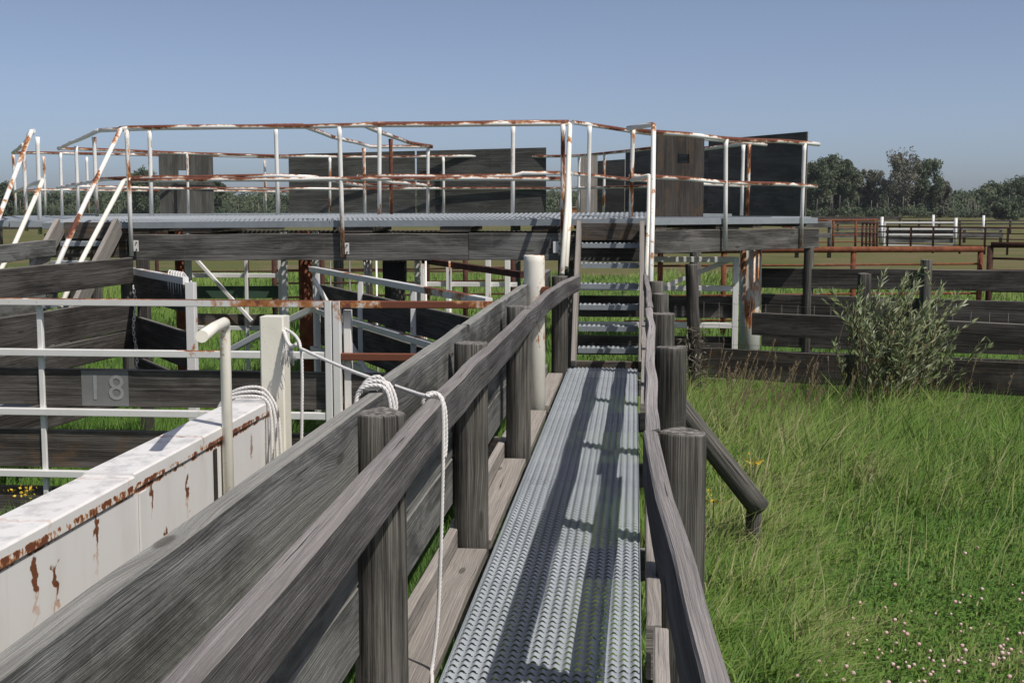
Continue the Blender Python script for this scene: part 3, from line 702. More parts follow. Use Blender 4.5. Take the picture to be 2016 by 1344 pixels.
railing('platform_railing', 'white and rust front railing bolted to the outer face of the long platform beam', [(xo(253), YO, 1.70, 2.945), (xo(670), YO, 1.695, 2.962), (xo(1108), YO, 1.72, 2.975)],
        [[at(236, 253.5, YO + .04), at(255, 252, YO), at(670, 247.5, YO), at(1108, 243.5, YO), at(1124, 244, YO + .03)]], [[at(256, 355, YO), at(500, 353.5, YO), at(670, 352, YO), at(1103, 352, YO)]], (-2.9, YO, 1.7),
        brackets=[(xo(253), YO, 1.80), (xo(670), YO, 1.78), (xo(1108) - .09, YO, 1.80)])
YI = 13.40
ip = [(297, 258), (545, 250), (748, 249), (1010, 246), (1160, 248)]
railing('platform_railing', 'inner railing across the front walkway, broken by the gap of the cross walk', [(xa(p, YI, 2.5), YI, 2.075, at(p, q, YI).z) for p, q in ip],
        [[at(196, 257, YI + .1), at(250, 254.5, YI), at(545, 248, YI), at(597, 247.5, YI)], [at(712, 245, YI), at(748, 244, YI), at(1010, 241, YI), at(1120, 240.5, YI)]],
        [[at(198, 353, YI + .1), at(297, 349, YI), at(545, 346, YI), at(620, 349, YI)], [at(706, 347, YI), at(800, 346.5, YI), at(1010, 346, YI), at(1030, 341, YI), at(1125, 340.5, YI)]], (-2.9, YI, 2.07))
def wpt(s, off, z): p = wd0 + wdir*s + wn_*off; return V(p.x, p.y, z)
railing('wing_railing', 'outer railing of the right wing with an open pipe end beside the dark plywood wall', [(xo(1245, 2.5, 12.5), 12.5, 2.07, 2.93), (wpt(1.34, -.03, 0).x, wpt(1.34, -.03, 0).y, 1.755, 2.885), (wpt(3.02, -.03, 0).x, wpt(3.02, -.03, 0).y, 1.735, 2.90)],
        [[V(xo(1240, 2.9, 12.5), 12.5, 2.925), wpt(.6, -.03, 2.905), wpt(1.34, -.03, 2.89), wpt(3.02, -.03, 2.91), wpt(3.36, -.03, 2.905)]],
        [[V(xo(1240, 2.5, 12.5), 12.5, 2.49), wpt(.6, -.03, 2.47), wpt(1.34, -.03, 2.44), wpt(3.02, -.03, 2.43), wpt(3.33, -.03, 2.42)]], tuple(wpt(1.3, -.03, 1.8)), brackets=[tuple(wpt(1.34, -.03, 1.82) - V(.11, 0, 0)), tuple(wpt(3.02, -.03, 1.82) - V(.11, 0, 0))])
ci = at(1128, 241, YI)
railing('wing_railing', 'inner railing of the right wing behind the brown board shield', [(xa(1462, 15.9, 2.5), 15.9, 2.08, 2.94), (xa(1474, 16.0, 2.5), 16.0, 2.08, 2.955)],
        [[ci, at(1240, 258, 14.6), at(1330, 268, 15.4), at(1475, 281, 16.0), at(1508, 285, 16.3)], [at(1475, 282, 16.0), at(1400, 292, 17.2), at(1340, 298, 17.6)]], [[at(1128, 342, YI), at(1245, 354, 14.6), at(1475, 366, 16.0)]], (1.3, 15.9, 2.07))
# cross walk railings
railing('crosswalk_railing', 'left railing of the short walk running into the ring', [(xa(717, 17.0, 2.5), 17.0, 2.09, 2.97)], [[at(597, 248, YI), at(655, 270, 15.3), at(714, 284, 17.0)]], [[at(620, 349, YI), at(716, 366, 17.0)]], (-3.65, 15, 2.09))
railing('crosswalk_railing', 'right railing of the short walk running into the ring, joined by an end rail', [(xa(770, 14.9, 2.5), 14.9, 2.085, 2.98), (xa(843, 17.0, 2.5), 17.0, 2.09, 2.96)],
        [[at(712, 245, YI), at(770, 268, 14.9), at(805, 281, 16.3), at(848, 288, 17.0)], [at(716, 285, 17.05), at(730, 289, 17.05), at(852, 289, 17.05)]], [[at(706, 347, YI), at(770, 359, 14.9), at(850, 366, 17.0)], [at(716, 364, 17.05), at(850, 366, 17.05)]], (-2.8, 15, 2.09))
railing('side_railing', 'left inner railing climbing away from the corner above the left stairs', [(xa(188, 13.9, 2.5), 13.9, 2.07, 2.965), (xa(152, 15.7, 2.5), 15.7, 2.07, 2.95), (xa(121, 17.8, 2.5), 17.8, 2.06, 2.96)],
        [[at(196, 257, YI + .1), at(115, 292, 17.9)]], [[at(198, 354, YI + .1), at(113, 370, 17.9)]], (-7, 15.6, 2.06), tm=PAINT, mm=PAINT)
YR = lambda px: np.interp(px, [25, 115, 365, 700, 1000, 1130, 1250, 1290], [18.5, 17.9, 19.9, 20.8, 20.8, 20.4, 18.8, 18.0])
fp = [(370, 305), (650, 315), (873, 314), (1140, 315), (1190, 305)]
railing('far_railing', 'railing on the far side of the ring passing in front of the grey plywood sheets', [(xa(p, YR(p), 2.6), YR(p), 2.07, at(p, q, YR(p)).z + .04) for p, q in fp],
        [[at(p, q, YR(p)) for p, q in ((115, 293), (250, 297), (365, 302), (540, 307), (700, 309), (1000, 308), (1130, 307), (1200, 301), (1290, 291))]],
        [[at(p, q, YR(p)) for p, q in ((150, 367), (365, 371), (540, 371), (700, 372), (873, 371), (1075, 371), (1140, 370), (1190, 369), (1280, 367))]], (-3, 20.8, 2.07))
YQ = lambda px: np.interp(px, [25, 90, 365, 567, 700], [19.6, 19.9, 21.3, 22.0, 22.2])
railing('far_railing', 'outermost railing at the far left corner of the ring, ending behind plywood', [(xa(p, YQ(p), 2.6), YQ(p), 2.0, at(p, q, YQ(p)).z) for p, q in ((28, 305), (88, 308), (172, 309), (522, 315))],
        [[at(p, q, YQ(p)) for p, q in ((25, 301), (90, 301), (365, 306), (700, 311))]], [[at(p, q, YQ(p)) for p, q in ((30, 377), (90, 374), (365, 376), (700, 377))]], (-8, 20, 2.0))
railing('side_railing', 'outer railing at the far left edge leading to the left stair handrail', [(xa(50, 14.6, 2.4), 14.6, 1.9, 2.94), (xa(78, 13.0, 2.3), 13.0, 1.9, 2.92)],
        [[at(66, 258, 13.1), at(48, 283, 15.2), at(25, 301, 19.5)]], [[at(84, 354, 13.0), at(52, 368, 15.0), at(28, 378, 19.3)]], (-7, 14.6, 1.9), tm=PAINT, mm=PAINT)

# ================================================================ STAIRS
def stairs(label, top, d, width, run, z1, nt, rise, zlow, rails):
    """top: centre of the top edge, d: unit downhill direction"""
    d = V(d[0], d[1], 0).normalized(); sd = V(-d.y, d.x, 0)
    t = thing('staircase', label, 'stairs', (top[0] + d.x*run, top[1] + d.y*run, zlow))
    top = V(top[0], top[1], 0)
    for i in range(nt):
        z = z1 - rise*i; f = top + d*(.13 + run/(nt+1)*i) ; c = f - sd*(width/2 - .004)
        grating('tread', t, (c.x, c.y, z), tuple(sd), tuple(-d), width - .008, .20, sub=4, amp=.013, flange=.040, py=.045)
    for s_ in (-1, 1):
        e = sd*(s_*(width/2 + .025))
        a_ = top + e + d*.06; b_ = top + e + d*(run + .10)
        m = MB(); m.board([V(a_.x, a_.y, 2.0), V(b_.x, b_.y, zlow + .05)], .19, .045, up=(-d.x*0 + 0, 0, 1), jit=.003); m.build('stringer', PALE, t)
    a_ = top - sd*(width/2) - V(0, 0, 0); b_ = top + sd*(width/2)
    m = MB(); m.board([V(a_.x, a_.y, 1.953), V(b_.x, b_.y, 1.953)], .165, .04); m.build('riser_board', MID, t)
    for P, mt in rails:
        m = MB(); m.tube(P, .0235, 14); m.build('handrail', mt, t)
    return t
def fillet(P, r=.06, k=5):
    P = [Vector(p) for p in P]; out = [P[0]]
    for a_, b_, c_ in zip(P[:-2], P[1:-1], P[2:]):
        u = (a_-b_); v = (c_-b_); q = min(r, u.length*.45, v.length*.45); u = b_ + u.normalized()*q; v = b_ + v.normalized()*q
        for i in range(k+1):
            t = i/k; out.append((u*(1-t)**2) + b_*(2*t*(1-t)) + v*t*t)
    out.append(P[-1]); return out
stairs('steep grey stairs with grating treads rising from the catwalk to the platform', (-.232, 12.33), (0, -1), .552, .93, 1.848, 6, .1872, .72, [
    (fillet([at(1112, 243, 12.34), at(1122, 244.5, 12.31), at(1117, 400, 11.8), at(1106, 541, 11.3)], .04), PAINTC),
    (fillet([at(1106, 341, 12.6), at(1120, 345, 12.40), at(1121, 420, 12.1), at(1114, 527, 11.65)], .04), PAINTC),
    (fillet([at(1236, 253, 12.5), at(1287, 245, 12.2), at(1285, 400, 11.8), at(1281, 566, 11.2)], .035), PAINT),
    (fillet([at(1243, 355, 12.5), at(1279, 346, 12.3), at(1277, 450, 11.9), at(1272, 555, 11.4)], .03), PAINTC)])
stairs('narrow stairs at the far left with sloping white pipe handrails and pale side boards', (-5.44, 12.36), (0, -1), .55, 1.62, 1.848, 6, .1872, .72, [
    (fillet([at(252, 252.5, YO), at(238, 254, YO), V(-5.09, 11.4, 2.19), V(-5.07, 10.6, 1.52)], .05), PAINT),
    (fillet([at(258, 353, YO), at(243, 357, YO), V(-5.08, 11.33, 1.72), V(-5.07, 10.8, 1.30)], .06), PAINTC),
    (fillet([at(56, 268, 12.9), at(62, 258, 12.6), V(-6.02, 11.6, 2.08), V(-6.0, 10.9, 1.5)], .04), PAINT),
    (fillet([at(70, 362, 12.9), at(84, 356, 12.6), V(-6.0, 11.87, 1.84), V(-6.0, 11.2, 1.3)], .05), PAINTC)])

# ================================================================ PLYWOOD SHIELDS on the platform
def sheet(name, label, p0, p1, zb0, zt0, zb1, zt1, mat, th=.02, slot=None, cat='panel', horizontal=True):
    t = thing(name, label, cat, ((p0[0]+p1[0])/2, (p0[1]+p1[1])/2, min(zb0, zb1)))
    a_, b_ = V(p0[0], p0[1], 0), V(p1[0], p1[1], 0); d_ = (b_-a_).normalized(); nn = V(d_.y, -d_.x, 0)*(th/2); L = (b_-a_).length
    us = [0, 1]; vs = [0, 1]
    if slot: us = [0, slot[0], slot[1], 1]; vs = [0, slot[2], slot[3], 1]
    m = MB(); u0, v0 = R.uniform(0, 50), R.uniform(0, 50)
    def pt(u, v, s_): p = a_.lerp(b_, u); zb = zb0 + (zb1-zb0)*u; zt = zt0 + (zt1-zt0)*u; return V(p.x, p.y, zb + (zt-zb)*v) + nn*s_
    for i in range(len(us)-1):
        for j in range(len(vs)-1):
            if slot and i == 1 and j == 1: continue
            c = [(us[i], vs[j]), (us[i+1], vs[j]), (us[i+1], vs[j+1]), (us[i], vs[j+1])]
            vv = [pt(u, v, 1) for u, v in c] + [pt(u, v, -1) for u, v in c]
            b0 = len(m.v); m.v += [tuple(q) for q in vv]
            Hh = (zt0 - zb0)
            uvq = [((u*L + u0, v*Hh + v0) if horizontal else (v*Hh + u0, u*L + v0)) for u, v in c]
            for f_, uq in (((0, 1, 2, 3), uvq), ((7, 6, 5, 4), uvq[::-1])):
                m.f.append(tuple(b0+k for k in f_)); m.uv.append(tuple(uq)); m.m.append(0); m.sm.append(False)
            for k in range(4):
                e0, e1 = c[k], c[(k+1) % 4]
                # rim faces only on outer borders or around the slot
                mid = ((e0[0]+e1[0])/2, (e0[1]+e1[1])/2)
                outer = e0[0] == e1[0] in (0, 1) and (mid[0] in (0, 1)) or (e0[1] == e1[1] and mid[1] in (0, 1))
                sl_ = slot and (abs(mid[0]-slot[0]) < 1e-6 or abs(mid[0]-slot[1]) < 1e-6) and slot[2] <= mid[1] <= slot[3] or (slot and (abs(mid[1]-slot[2]) < 1e-6 or abs(mid[1]-slot[3]) < 1e-6) and slot[0] <= mid[0] <= slot[1])
                if mid[0] in (0, 1) or mid[1] in (0, 1) or sl_:
                    m.f.append((b0+k, b0+4+k, b0+4+(k+1) % 4, b0+(k+1) % 4)); m.uv.append(tuple((u0 + q*.02, v0) for q in range(4))); m.m.append(0); m.sm.append(False)
    m.build('sheet', mat, t); return t
xq = lambda px, Y: xa(px, Y, 2.7)
sheet('plywood_shield', 'grey vertical board shield with a small slot at the left of the far railing', (xq(313, 20.05), 20.05), (xq(420, 20.35), 20.35), 1.95, 3.03, 1.95, 3.02, PLY, slot=(.36, .52, .68, .76), horizontal=False)
sheet('plywood_sheet', 'left one of the two wide grey plywood sheets standing on the far walkway', (xq(569, 21.2), 21.2), (xq(817, 20.95), 20.95), 2.05, 3.065, 2.05, 3.10, PLY)
sheet('plywood_sheet', 'right one of the two wide grey plywood sheets standing on the far walkway', (xq(821, 20.95), 20.95), (xq(1075, 20.6), 20.6), 2.05, 3.10, 2.05, 3.13, PLY)
ws = lambda s_, o_: wd0 + wdir*s_ + wn_*o_
pA, pB = V(xa(1290, 13.6, 2.5), 13.6, 0), V(xa(1384, 14.3, 2.5), 14.3, 0)
sheet('board_shield', 'brown weathered board shield with a rectangular sight slot behind the right wing railing', (pA.x, pA.y), (pB.x, pB.y), 2.08, 2.975, 2.075, 2.975, PLYV, slot=(.43, .68, .645, .755), horizontal=False, th=.022)
sheet('plywood_wall', 'tall dark plywood wall at the right end of the platform', (xa(1395, 20.3, 2.7), 20.3), (xa(1588, 18.2, 2.7), 18.2), 2.0, 3.22, 2.02, 3.225, PLYD)
sheet('plywood_sheet', 'dark plywood sheet between the brown board shield and the tall dark wall', (xa(1330, 21.3, 2.7), 21.3), (xa(1402, 20.5, 2.7), 20.5), 2.0, 3.13, 2.0, 3.14, PLYD)
sheet('plywood_sheet', 'dark plywood sheet with stepped top behind the right stair handrail', (xa(1232, 22.2, 2.7), 22.2), (xa(1330, 21.2, 2.7), 21.2), 2.0, 3.12, 2.0, 3.20, PLYD)
sheet('plywood_sheet', 'small dark plywood sheet left of the right stair handrail beside the beige board', (xa(1176, 22.6, 2.7), 22.6), (xa(1230, 22.3, 2.7), 22.3), 2.05, 2.98, 2.05, 3.0, PLYD)
sheet('beige_board', 'narrow sunlit beige board standing left of the dark plywood sheets', (xa(1143, 22.4, 2.7), 22.4), (xa(1176, 22.5, 2.7), 22.5), 2.05, 3.08, 2.05, 3.08, PALE, cat='board', horizontal=False)
#@@NEXT
# ================================================================ FENCES AND GATES RIGHT OF THE PLATFORM
def bd(m, pA, pB, YA, YB, ext=0.0, t=.042, edge=.004):
    """board from its visible edges: pA/pB = (px, top, bottom) at distances YA, YB"""
    a_, b_ = (at(pA[0], pA[1], YA) + at(pA[0], pA[2], YA))/2, (at(pB[0], pB[1], YB) + at(pB[0], pB[2], YB))/2
    h = (abs(at(pA[0], pA[1], YA).z - at(pA[0], pA[2], YA).z) + abs(at(pB[0], pB[1], YB).z - at(pB[0], pB[2], YB).z))/2
    if ext: b_ = b_ + (b_-a_)*ext
    m.board([a_, b_], h, t, jit=.004, edge=edge, seg=.3)
fa = thing('board_fence', 'nearer two board fence with wire mesh running right from the platform behind the willow bush', 'fence', (2.3, 12.95, 0))
m = MB(); bd(m, (1481, 618, 656), (2016, 635, 690), 13.45, 12.4, .5); m.build('board', DARK, fa)
m = MB(); bd(m, (1376, 686, 740), (2016, 712, 781), 13.7, 12.4, .5); m.build('board', MID, fa)
m = MB(); m.post(2.30, 13.02, -.05, 1.525, .071); m.build('post', [POSTW, ENDG], fa)
m = MB(); m.post(4.75, 12.0, -.05, 1.5, .071); m.build('post', [POSTW, ENDG], fa)
m = MB()
f0, f1 = V(.60, 13.78, 0), V(5.2, 11.86, 0); L_ = (f1-f0).length; fd = (f1-f0).normalized(); fn_ = V(fd.y, -fd.x, 0)
for k in range(int(L_/.17)):
    p = f0 + fd*(.17*k) + fn_*.03
    m.tube([V(p.x, p.y, .02), V(p.x + R.uniform(-.01, .01), p.y, .6), V(p.x, p.y, 1.18)], .0019, 4)
for z in (.10, .24, .40, .56, .74, .93, 1.17):
    q = [f0 + fd*(L_*i/16) + fn_*.03 + V(0, 0, z + R.uniform(-.008, .008)) for i in range(17)]; m.tube(q, .0019, 4)
m.build('wire_mesh', STEELW, fa)
vp = thing('vine_post', 'dark leaning post with dried vines between the catwalk posts and the white gate', 'post', (.62, 13.2, 0))
m = MB(); m.post(.66, 13.2, -.05, 1.60, .068, lean=(-.075, 0)); m.build('post', [DARK, ENDG], vp)
fb = thing('board_fence', 'further three board fence behind the nearer one, attached to the platform corner post', 'fence', (3, 14.8, 0))
for pA, pB in (((1500, 527, 567), (2016, 533, 573)), ((1500, 580, 618), (2016, 591, 641)), ((1500, 654, 680), (2016, 668, 700)), ((1500, 690, 712), (2016, 708, 735))):
    m = MB(); bd(m, pA, pB, 15.3, 14.4, .5); m.build('board', DARK, fb)
for px, zt in ((1822, 1.60), (2090, 1.58)):
    m = MB(); m.post(xa(px, 14.62, 1.2), 14.62, -.05, zt, .068); m.build('post', [POSTW, ENDG], fb)
g5 = thing('pen_gate', 'white tube gate with dark boards behind the catwalk stairs below the right wing', 'gate', (.3, 14.3, 0))
Y5 = 14.3; xl, xr = xa(1128, Y5, 1), xa(1447, Y5, 1)
for z in (1.605, 1.285, .87, .30):
    m = MB(); sq(m, (xl, Y5, z), (xr, Y5, z), .06); m.build('rail', PAINTT, g5)
for x in (xl, xr):
    m = MB(); sq(m, (x, Y5 - .002, .0), (x, Y5 - .002, 1.63), .064, up=(0, 1, 0)); m.build('stile', PAINTT, g5)
m = MB(); sq(m, (xa(1300, Y5, 1.3), Y5 + .06, 1.28), (xa(1438, Y5, 1.6), Y5 + .06, 1.60), .05); m.build('diagonal_brace', PAINTT, g5)
for zt, zb in ((1.19, .95), (.74, .52), (.44, .2)):
    m = MB(); m.board([(xl, Y5 + .06, (zt+zb)/2), (xr, Y5 + .06, (zt+zb)/2)], zt - zb, .042, jit=.003, edge=.004); m.build('board', DARK, g5)

# pens beyond, under the platform
g6 = thing('pen_gate', 'white tube gate with a faded green board below the left half of the platform', 'gate', (-4, 14.2, 0))
Y6 = 14.2; xl, xr = xa(374, Y6, 1), xa(556, Y6, 1)
for z in (1.63, 1.405, .80):
    m = MB(); sq(m, (xl, Y6, z), (xr, Y6, z), .05); m.build('rail', PAINTT, g6)
for px in (376, 488, 556):
    m = MB(); x = xa(px, Y6, 1); sq(m, (x, Y6 - .03, 0), (x, Y6 - .03, 1.9), .055 if px != 488 else .035, up=(0, 1, 0)); m.build('stile', PAINTT, g6)
m = MB(); sq(m, at(386, 510, Y6 - .06), at(496, 632, Y6 - .06), .04); m.build('diagonal_brace', PAINTT, g6)
for pA, pB, mt in (((374, 563, 588), (556, 563, 586), GREENP), ((374, 616, 640), (556, 620, 640), MID)):
    m = MB(); bd(m, pA, pB, Y6 + .06, Y6 + .06); m.build('board', mt, g6)
g7 = thing('pen_gate', 'white tube gate frame standing in the grass below the middle of the platform', 'gate', (-1.8, 17, 0))
Y7 = 17.0
for z, a_, b_ in ((1.145, 828, 1018), (.5, 828, 1018)):
    m = MB(); sq(m, (xa(a_, Y7, z), Y7, z), (xa(b_, Y7, z), Y7, z), .06); m.build('rail', PAINTT, g7)
for px, z1 in ((832, 1.6), (885, 1.45), (962, 1.5), (1000, 1.52)):
    m = MB(); x = xa(px, Y7, 1); sq(m, (x, Y7 - .055, 0), (x, Y7 - .055, z1), .07, up=(0, 1, 0)); m.build('stile', PAINTV, g7)
rb = thing('rusty_bar', 'rusty square tube slanting down to the cream pipe post under the platform beam', 'bar', at(920, 528, 11.9))
m = MB(); sq(m, at(835, 513, 12.6), at(1030, 541, 10.6), .055); m.build('bar', RUSTD, rb)
hk = thing('rope_bundle', 'hank of grey cords hanging under the middle of the platform beam', 'rope', at(722, 520, 12.7))
m = MB()
for k in range(7):
    p_ = at(716 + 2.2*k, 512, 12.7 + .01*(k % 3)); m.tube(smooth_path([p_, p_ + V(.01*R.uniform(-1, 1), 0, -.12), p_ + V(.02*R.uniform(-1, 1), 0, -.26 - .05*(k % 3))], 4), .008, 5)
m.build('cords', ROPEM, hk)
tb_ = thing('timber_block', 'short black timber block hanging below the platform beam right of the cords', 'block', at(777, 530, 12.6))
m = MB(); pb = at(777, 533, 12.6); m.box(pb, (.22, .14, .24), ch=.006); m.build('block', plain('tarred_timber', (.02, .018, .016), .9), tb_)
rdp = thing('rod_panel', 'upright thin rods in front of the slanting white tube gate under the platform', 'panel', (-2.3, 11.2, 0))
for px, y0, y1 in ((650, 512, 700), (688, 512, 690), (741, 514, 620), (885, 512, 590), (838, 512, 600)):
    pa, pb = at(px, y0, 11.9), at(px, y1, 11.9); m = MB(); m.tube([V(pa.x, 11.9, .1), V(pa.x, 11.9, 1.68)], .010, 6); m.build('rod', PAINTV if px > 700 else STEELW, rdp)
# rusty pipe pens beyond the platform
def pipe_fence(name, label, Y0, Y1, px0, px1, posts, rails, rt, rr, mat, group=None, rail_r=None):
    """rails: (height at the near end, far end), first is the thick top pipe"""
    X0, X1 = xa(px0, Y0, 1.2), xa(px1, Y1, 1.2); t = thing(name, label, 'fence' if 'gate' not in name else 'gate', ((X0+X1)/2, (Y0+Y1)/2, 0), group)
    for i, z in enumerate(rails):
        m = MB(); m.tube([V(X0, Y0, z), V((X0+X1)/2, (Y0+Y1)/2, z + R.uniform(-.015, .015)), V(X1, Y1, z)], rt if i == 0 else (rail_r or rr), 12); m.build('top_pipe' if i == 0 else 'rail', mat, t)
    for px in posts:
        f = (px - px0)/(px1 - px0); Y = Y0 + (Y1-Y0)*f
        for _ in range(4):
            X = xa(px, Y, 1.2); Y = Y0 + (Y1-Y0)*((X-X0)/(X1-X0))
        m = MB(); m.tube([V(X, Y + rt*.3, -.02), V(X, Y + rt*.3, rails[0] - rt*.3)], rr, 12); m.build('post', mat, t)
    return t
pipe_fence('pipe_fence', 'rust brown pipe fence with a thick top pipe beyond the board fences at right', 20.4, 21.8, 1230, 1934, (1300, 1425, 1680, 1930), (1.485, 1.24, .75, .35), .052, .045, RUST, rail_r=.018)
pipe_fence('pipe_gate', 'dark rusty pipe gate at the right edge beside the thick topped pipe fence', 21.6, 21.2, 1949, 2140, (1949, 2130), (1.56, 1.34, 1.14, .8, .4), .05, .05, RUSTD, rail_r=.02)
pipe_fence('pipe_fence', 'distant rusty pipe fence with a flat top rail beginning at the platform end', 64.0, 66.0, 1540, 1727, (1560, 1641, 1685, 1722), (1.49, 1.15, .75, .40), .055, .06, RUST, rail_r=.03)
pipe_fence('pipe_fence', 'distant rusty pipe fence crossing in front of the far white gate', 62.5, 58.0, 1729, 2060, (1748, 1794, 1838, 1891, 1940, 1985, 2040), (1.22, .95, .70, .40), .04, .05, RUSTD, rail_r=.025)
al = thing('bar_panel', 'rusty panel of upright bars beside the distant flat topped pipe fence', 'panel', (xa(1713, 62, 1), 62, 0))
for px in (1698, 1706, 1713, 1720, 1727):
    X = xa(px, 62.2, 1); m = MB(); m.tube([V(X, 62.2, 0), V(X, 62.2, 1.42)], .05, 8); m.build('bar', RUSTD, al)
for z in (1.38, .9, .4):
    m = MB(); m.tube([V(xa(1698, 62.2, 1), 62.14, z), V(xa(1728, 62.2, 1), 62.14, z)], .03, 8); m.build('cross_bar', RUSTD, al)
wg = thing('white_gate', 'white tube gate standing in the distant pasture at right', 'gate', (xa(1810, 72, 1), 72, 0))
for z in (1.28, .92, .62, .05):
    m = MB(); sq(m, (xa(1741, 72, z), 72, z), (xa(1880, 72, z), 72, z), .085); m.build('rail', PAINTT, wg)
for px in (1742, 1879):
    m = MB(); x = xa(px, 72, 1); sq(m, (x, 71.99, 0), (x, 71.99, 1.32), .09, up=(0, 1, 0)); m.build('stile', PAINTT, wg)
for z in (.75, .3):
    m = MB(); m.board([(xa(1744, 72, z), 72.08, z), (xa(1877, 72, z), 72.08, z)], .26, .04); m.build('board', GREY, wg)
for px, y0, Y, lb in ((1736, 427, 73, 'white post at the left end of the far white gate'), (1881.5, 429, 71, 'white post at the right end of the far white gate'), (1837, 423, 86, 'white post top showing behind the middle of the far white gate'), (1936, 424, 84, 'lone white post top right of the far white gate')):
    t = thing('white_post', lb, 'post', (xa(px, Y, 1), Y, 0), 'white posts around the far gate')
    zt = at(px, y0, Y).z; m = MB(); m.tube([V(xa(px, Y, 1), Y, 0), V(xa(px, Y, 1), Y, zt)], .085, 14); m.build('post', PAINTT, t)
def plankrow(label, Y, px0, px1, bands, posts, mat=GREY):
    t = thing('board_fence', label, 'fence', (xa((px0+px1)/2, Y, 1), Y, 0))
    for ya, yb in bands:
        m = MB(); za, zb = at(px0, ya, Y).z, at(px0, yb, Y).z
        m.board([(xa(px0, Y, za), Y, (za+zb)/2), (xa(px1, Y, za), Y, (za+zb)/2)], abs(za-zb), .05, seg=1.5); m.build('board', mat, t)
    for px in posts:
        m = MB(); zt = at(px, bands[0][0] - 2, Y).z; m.tube([V(xa(px, Y, 1), Y + .1, 0), V(xa(px, Y, 1), Y + .1, zt)], .09, 10); m.build('post', POSTW, t)
plankrow('grey board fence in the distance just past the platform end', 55, 1560, 1637, [(436, 448), (459, 468)], (1570, 1634))
plankrow('low grey board fence behind the far white gate', 78, 1640, 1975, [(449, 453), (457, 467)], (1735, 1900, 1972))
plankrow('dark board fence at the foot of the distant tall trees', 112, 1380, 1775, [(426, 433), (435, 441)], (1450, 1560, 1650, 1772), DARK)
plankrow('dark rail fence running along the foot of the far right trees', 104, 1776, 2120, [(433, 435.5), (439, 442)], (1810, 1850, 1890, 1940, 1990, 2040), DARK)
plankrow('dark far fence seen through the rails at the left', 70, -120, 560, [(437, 441), (446, 451)], (0, 120, 240, 360, 480), DARK)
# rail pens seen under the platform
for Y, px0, px1, zs, lb in ((19.0, 540, 1010, (1.62, 1.42, 1.22, 1.02, .8), 'brown rod panel seen through the gap under the platform beam'), (26.0, 130, 1020, (1.62, 1.2, .8), 'thin dark pipe fence in the pasture below the platform')):
    pipe_fence('pipe_fence', lb, Y, Y + 1.2, px0, px1, [px0 + (px1-px0)*k/5 for k in range(6)], zs, .022, .04, RUSTD, rail_r=.016)
sh = thing('shed', 'tiny orange roofed shed in the distance between the railing posts', 'shed', (xa(1130, 130, 2), 130, 0))
m = MB(); m.box((xa(1130, 130, 2), 130, 1.0), (2.0, 2.0, 2.0)); m.build('wall', ORANGE, sh)
m = MB(); m.box((xa(1130, 130, 2), 130, 2.06), (2.2, 2.2, .12)); m.build('roof', PALE, sh)

# ================================================================ TREES
def leaf_cloud(centers, radii, counts, size, up=.35):
    """quads spread in ellipsoid clumps: returns verts, quads, tint"""
    vs, ts = [], []
    for c, r, n, tb in zip(centers, radii, counts, NR.random(len(centers))):
        d = NR.normal(size=(n, 3)); d /= np.linalg.norm(d, axis=1)[:, None]; d *= (NR.random(n)[:, None])**.45
        p = np.array(c) + d*np.array(r)
        a = NR.normal(size=(n, 3)); a[:, 2] += up; a /= np.linalg.norm(a, axis=1)[:, None]
        b = np.cross(a, NR.normal(size=(n, 3))); b /= np.linalg.norm(b, axis=1)[:, None]
        s = size*(.6 + .8*NR.random(n))[:, None]
        vs.append(np.stack([p - a*s*.5, p + b*s*.28, p + a*s*.5, p - b*s*.28], 1).reshape(-1, 3))
        ts.append(np.repeat(np.clip(.15 + .55*tb + .3*NR.random(n), 0, 1), 4))
    v = np.concatenate(vs); return v, np.arange(len(v)).reshape(-1, 4), np.concatenate(ts)
def tree(label, px, top, hw, Y, mat, dens=1.0, open_=0.0, group=None, low=.12, spiky=.6):
    X = xa(px, Y, 3); zt = at(px, top, Y).z; rw = 1.32*hw*Y/F
    t = thing('tree', label, 'tree', (X, Y, 0), group)
    m = MB(); m.tube([V(X, Y, 0), V(X + .1, Y, zt*.35), V(X - .05, Y, zt*.7), V(X, Y, zt*.95)], .2, 8, rr=[.22, .17, .09, .03])
    C_, R_, N_ = [], [], []
    nc = int(64*dens)
    for i in range(nc):
        f = (i + R.random())/nc; z = zt*(low + (1-low)*f*.93)
        prof = math.sin(math.pi*min(1, .12 + .88*(1 - f)**.8))**.75 if f > .45 else .72 + .3*f
        a_ = R.uniform(0, 6.283); q = rw*prof*(R.random()**.6)
        c = V(X + q*math.cos(a_), Y + q*math.sin(a_), z)
        b0 = V(X, Y, max(.3, z - q*.9 - .3))
        m.tube([b0, b0.lerp(c, .6) + V(0, 0, .1), c], .05, 5, rr=[.07, .045, .015])
        s_ = rw*R.uniform(.20, .36)*(1 - open_*.35); C_.append(tuple(c)); R_.append((s_, s_, s_*(1.0 + spiky*R.random()))); N_.append(int(150*(1-open_*.55)))
    # upright leading twigs give the crown its ragged top
    for i in range(int(10*dens)):
        a_ = R.uniform(0, 6.283); q = rw*.7*R.random(); z = zt*(.98 - .35*(q/rw)**1.4) - R.random()*zt*.06
        C_.append((X + q*math.cos(a_), Y + q*math.sin(a_), z - .3)); R_.append((.22, .22, .65 + .3*R.random())); N_.append(46)
    m.build('trunk', BARK, t)
    v, q, ti = leaf_cloud(C_, R_, N_, .42)
    np_mesh('crown', v, q, None, [mat], ti, parent=t, loc=(X, Y, 0)); return t
tree('dense green tree with a rounded top at the edge of the dark plywood wall', 1606, 318, 26, 235, TREEM)
tree('tall dense green tree, second to the right of the dark plywood wall', 1634, 304, 27, 240, TREEM)
tree('leaning topped green tree in front of a gap left of the pale thin tree', 1664, 313, 22, 238, TREEM)
